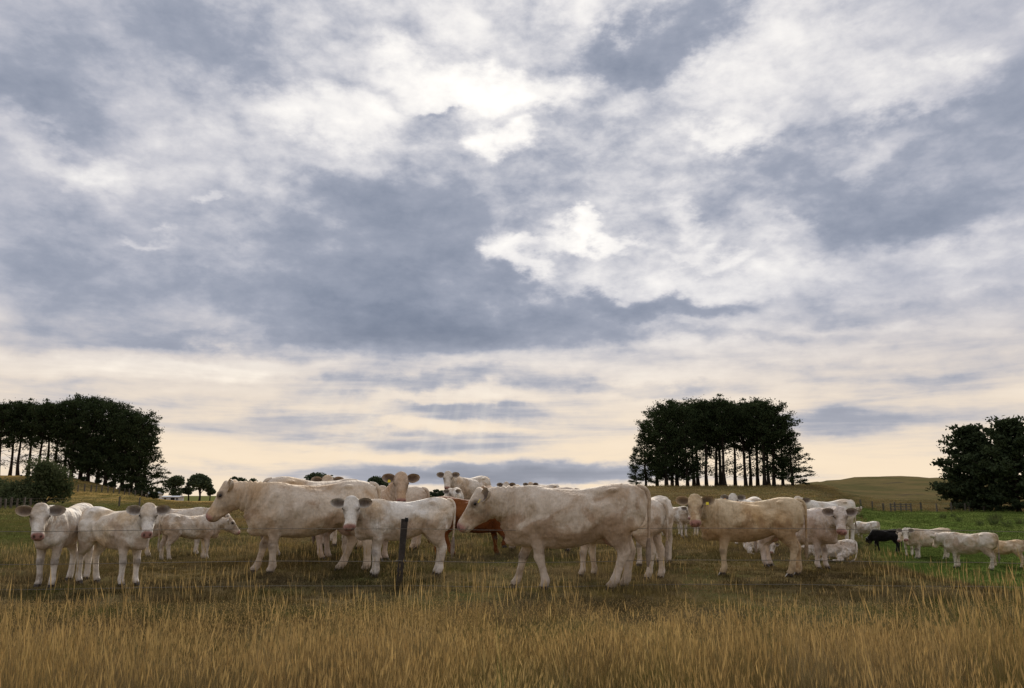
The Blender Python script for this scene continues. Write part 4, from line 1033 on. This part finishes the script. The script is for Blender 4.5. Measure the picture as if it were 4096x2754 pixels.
# ----------------------------------------------------------------------------
# FENCES, SHEDS, TUFTS
# ----------------------------------------------------------------------------
simple('old_wood', (.050, .042, .036), .9, .15, .45, 14)
simple('grey_wood', (.105, .090, .074), .9, .15, .4, 6)
simple('wire', (.15, .132, .105), .9, .05)
simple('white_wall', (.48, .47, .46), .8, .2, .1, 2); simple('grey_roof', (.28, .30, .33), .6, .4, .15, 2); simple('dark_opening', (.02, .02, .02), .8, .1)
def box_mesh(name, sx, sy, sz, mat, z0=0., taper=1., jit=0., seed=0):
    rng = random.Random(seed); V = []
    for z, k in ((z0, 1.), (z0+sz*.5, (1+taper)/2), (z0+sz, taper)):
        for x, y in ((-1, -1), (1, -1), (1, 1), (-1, 1)):
            V.append((x*sx/2*k+rng.uniform(-jit, jit), y*sy/2*k+rng.uniform(-jit, jit), z+(rng.uniform(-jit, jit) if z > z0 else 0)))
    F = [(3, 2, 1, 0), (8, 9, 10, 11)]
    for l in (0, 4):
        for i in range(4): F.append((l+i, l+(i+1) % 4, l+4+(i+1) % 4, l+4+i))
    return np_mesh(name, V, F, MAT[mat], False)
def wire_mesh(pts, r):
    S = Soup(); S.tube([tuple(p)+(r, r) for p in pts], side=(0, 0, 1), seg=5, sub=3); return np_mesh('wire', np.vstack(S.v), S.f, MAT['wire'])
def empty(name, loc, label, cat, group=None):
    o = bpy.data.objects.new(name, None); scene.collection.objects.link(o); o.location = loc; o['label'] = label; o['category'] = cat
    if group: o['group'] = group
    return o
# near fence: one old batten and its wires, running a little away to the right
def fpt(x): return x, 11.05+.035*x
bx, by = fpt((1612-2048)/FPX*11.0); gz = ground_at(bx, by)
fence = empty('wire_fence', (bx, by, gz), 'wire fence with one dark weathered post crossing in front of the herd', 'fence')
post = link('post', box_mesh('post', .082, .07, 1.17, 'old_wood', z0=-.25, taper=.95, jit=.006, seed=4), fence); post.rotation_euler = (0, math.radians(3.6), math.radians(14))
tie = link('wire_tie', wire_mesh([(.022+.068*math.cos(a), .058*math.sin(a), .37+.006*math.sin(3*a)) for a in np.linspace(0, 6.1, 9)], .006), fence)
cap = link('insulator', box_mesh('insulator', .04, .05, .05, 'dark_opening', z0=.885, jit=.004), fence, (.085, .0, .0))
for zc in (.79, .37, .055):
    pts = []
    for x in np.linspace(-13, 13, 40):
        xx, yy = fpt(x); g = ground_at(xx, yy); sag = -.012*math.cos(x*2*math.pi/6.)
        pts.append((xx-bx, yy-by-.05, zc+.5*(g-gz)+sag))
    link('wire', wire_mesh(pts, .0005 if zc > .1 else .0007), fence)
# far fences
PM = {h: box_mesh('post', .17, .17, h, 'grey_wood', z0=-.1, taper=.95, jit=.012, seed=int(h*10)) for h in (1.2, 1.35)}
def far_fence(label, cols, y0, y1, hts=(1.2, 1.35), wires=(.4, .75, 1.05)):
    c0 = cols[0]; n = len(cols); P = []
    for i, c in enumerate(cols):
        y = y0+(y1-y0)*(c-cols[0])/(cols[-1]-cols[0]); x, y = px_ground(c, y); P.append((x, y, ground_at(x, y)))
    o = empty('wire_fence', P[0], label, 'fence')
    for i, p in enumerate(P):
        q = link('post', PM[hts[i % 2]], o, tuple(np.array(p)-np.array(P[0]))); q.rotation_euler = (random.uniform(-.05, .05), random.uniform(-.05, .05), i)
    for zc in wires: link('wire', wire_mesh([np.array(p)-np.array(P[0])+np.array([0, -.1, zc]) for p in P], .008), o)
far_fence('far fence of small posts along the foot of the golden slope', [262, 281, 309, 336, 362, 382, 405, 430, 452, 475, 497, 516, 540, 566, 590], 132, 150)
far_fence('fence of grey posts below the shrubs at the left edge', [-20, 6, 26, 48, 73, 100, 126, 480, 560], 84, 100)
far_fence('fence along the back of the green flat below the right hill', [3440, 3485, 3530, 3575, 3620, 3680, 3742, 3800, 3856, 3872, 3930, 3990, 4050, 4110], 107, 109)
# far gate
gx, gy = px_ground(3600, 104); G = empty('field_gate', (gx, gy, ground_at(gx, gy)), 'low weathered field gate by the far fence on the right', 'gate')
for zc in (.35, .65, .95):
    m = box_mesh('rail', 2.6, .07, .10, 'grey_wood', z0=zc, jit=.004); link('rail', m, G)
for xx in (-1.3, 0, 1.3): link('post', box_mesh('post', .14, .14, 1.25, 'grey_wood', z0=-.1, jit=.006), G, (xx, .06, 0))
# far sheds
def shed(col, y, w, d, h, label, windows, roof=.6):
    x, y = px_ground(col, y); o = empty('shed', (x, y, ground_at(x, y)-.1), label, 'shed', 'farm sheds')
    link('wall', box_mesh('wall', w, d, h, 'white_wall'), o)
    V = [(-w/2-.3, -d/2-.3, h), (w/2+.3, -d/2-.3, h), (w/2+.3, d/2+.3, h), (-w/2-.3, d/2+.3, h), (-w/2-.3, 0, h+roof), (w/2+.3, 0, h+roof)]
    link('roof', np_mesh('roof', V, [(3, 2, 1, 0), (0, 1, 5, 4), (2, 3, 4, 5), (1, 2, 5), (3, 0, 4)], MAT['grey_roof'], False), o)
    for (wx, ww, wz, wh) in windows: link('window', box_mesh('window', ww, .06, wh, 'dark_opening', z0=wz), o, (wx, -d/2-.02, 0))
shed(613, 250, 3.6, 4, 1.5, 'small pale shed with grey roof at the plantation\'s end', [(-.9, .7, .5, .7)])
shed(692, 262, 5.6, 4, 1.25, 'long low white shed under the far trees', [(-1.6, .6, .4, .6), (.8, 1.2, .1, .9), (2.2, .5, .4, .5)], .4)
# rush tufts on the green flat and a weedy clump beside the lying calf
def tuft_mesh(seed, n, h, r, w):
    rng = np.random.default_rng(seed); V = []; F = []
    for i in range(n):
        a = rng.random()*6.283; q = r*rng.random()**.6; p = np.array([math.cos(a)*q, math.sin(a)*q, 0]); l = h*(.55+.5*rng.random())
        d = np.array([math.cos(a), math.sin(a), 0])*(.15+.5*rng.random())*l*.7
        s = np.array([-math.sin(a), math.cos(a), 0])*w*.5; b = len(V)
        V += [p-s, p+s, p+d*.35+s*.8+np.array([0, 0, l*.6]), p+d*.35-s*.8+np.array([0, 0, l*.6]), p+d+np.array([0, 0, l])]
        F += [(b, b+1, b+2, b+3), (b+3, b+2, b+4)]
    return np_mesh('blades', V, F, MAT['rush'], False)
TM = [tuft_mesh(i, 70, .6, .28, .03) for i in range(3)]
spots = [(3773, 2075, .9, 'lone rush tuft by the far fence left of the pair'), (3812, 2070, .7, 'small rush tuft nearest the far fence'), (3835, 2088, .9, 'rush tuft below the small one on the flat'), (3920, 2104, .9, 'rush tuft above the dark-tailed cow'),
         (3985, 2083, 1.5, 'broad rush clump under the right cypress'), (3962, 2086, .8, 'rush tuft just left of the broad clump'), (3978, 2102, 1.2, 'dark rush clump below the broad one'), (4026, 2110, 1.2, 'round rush tuft near the right edge'), (3445, 2072, .8, 'small rush tuft at the green flat\'s left corner'), (4080, 2098, 1.0, 'rush tuft at the right edge')]
for i, (c, r_, s_, lab) in enumerate(spots):
    p = hit(c, r_); o = link('rush_tuft', TM[i % 3], None, p); o.scale = (s_*1.3, s_*1.3, s_); o.rotation_euler = (0, 0, i*1.3)
    o['label'] = lab; o['category'] = 'rush tuft'; o['group'] = 'rush tufts on the green flat'
p = hit(3420, 2212, .05); o = link('weed_clump', tuft_mesh(9, 170, .62, .26, .018), None, p); o['label'] = 'grey-green weedy clump beside the lying calf at the green edge'; o['category'] = 'weed clump'
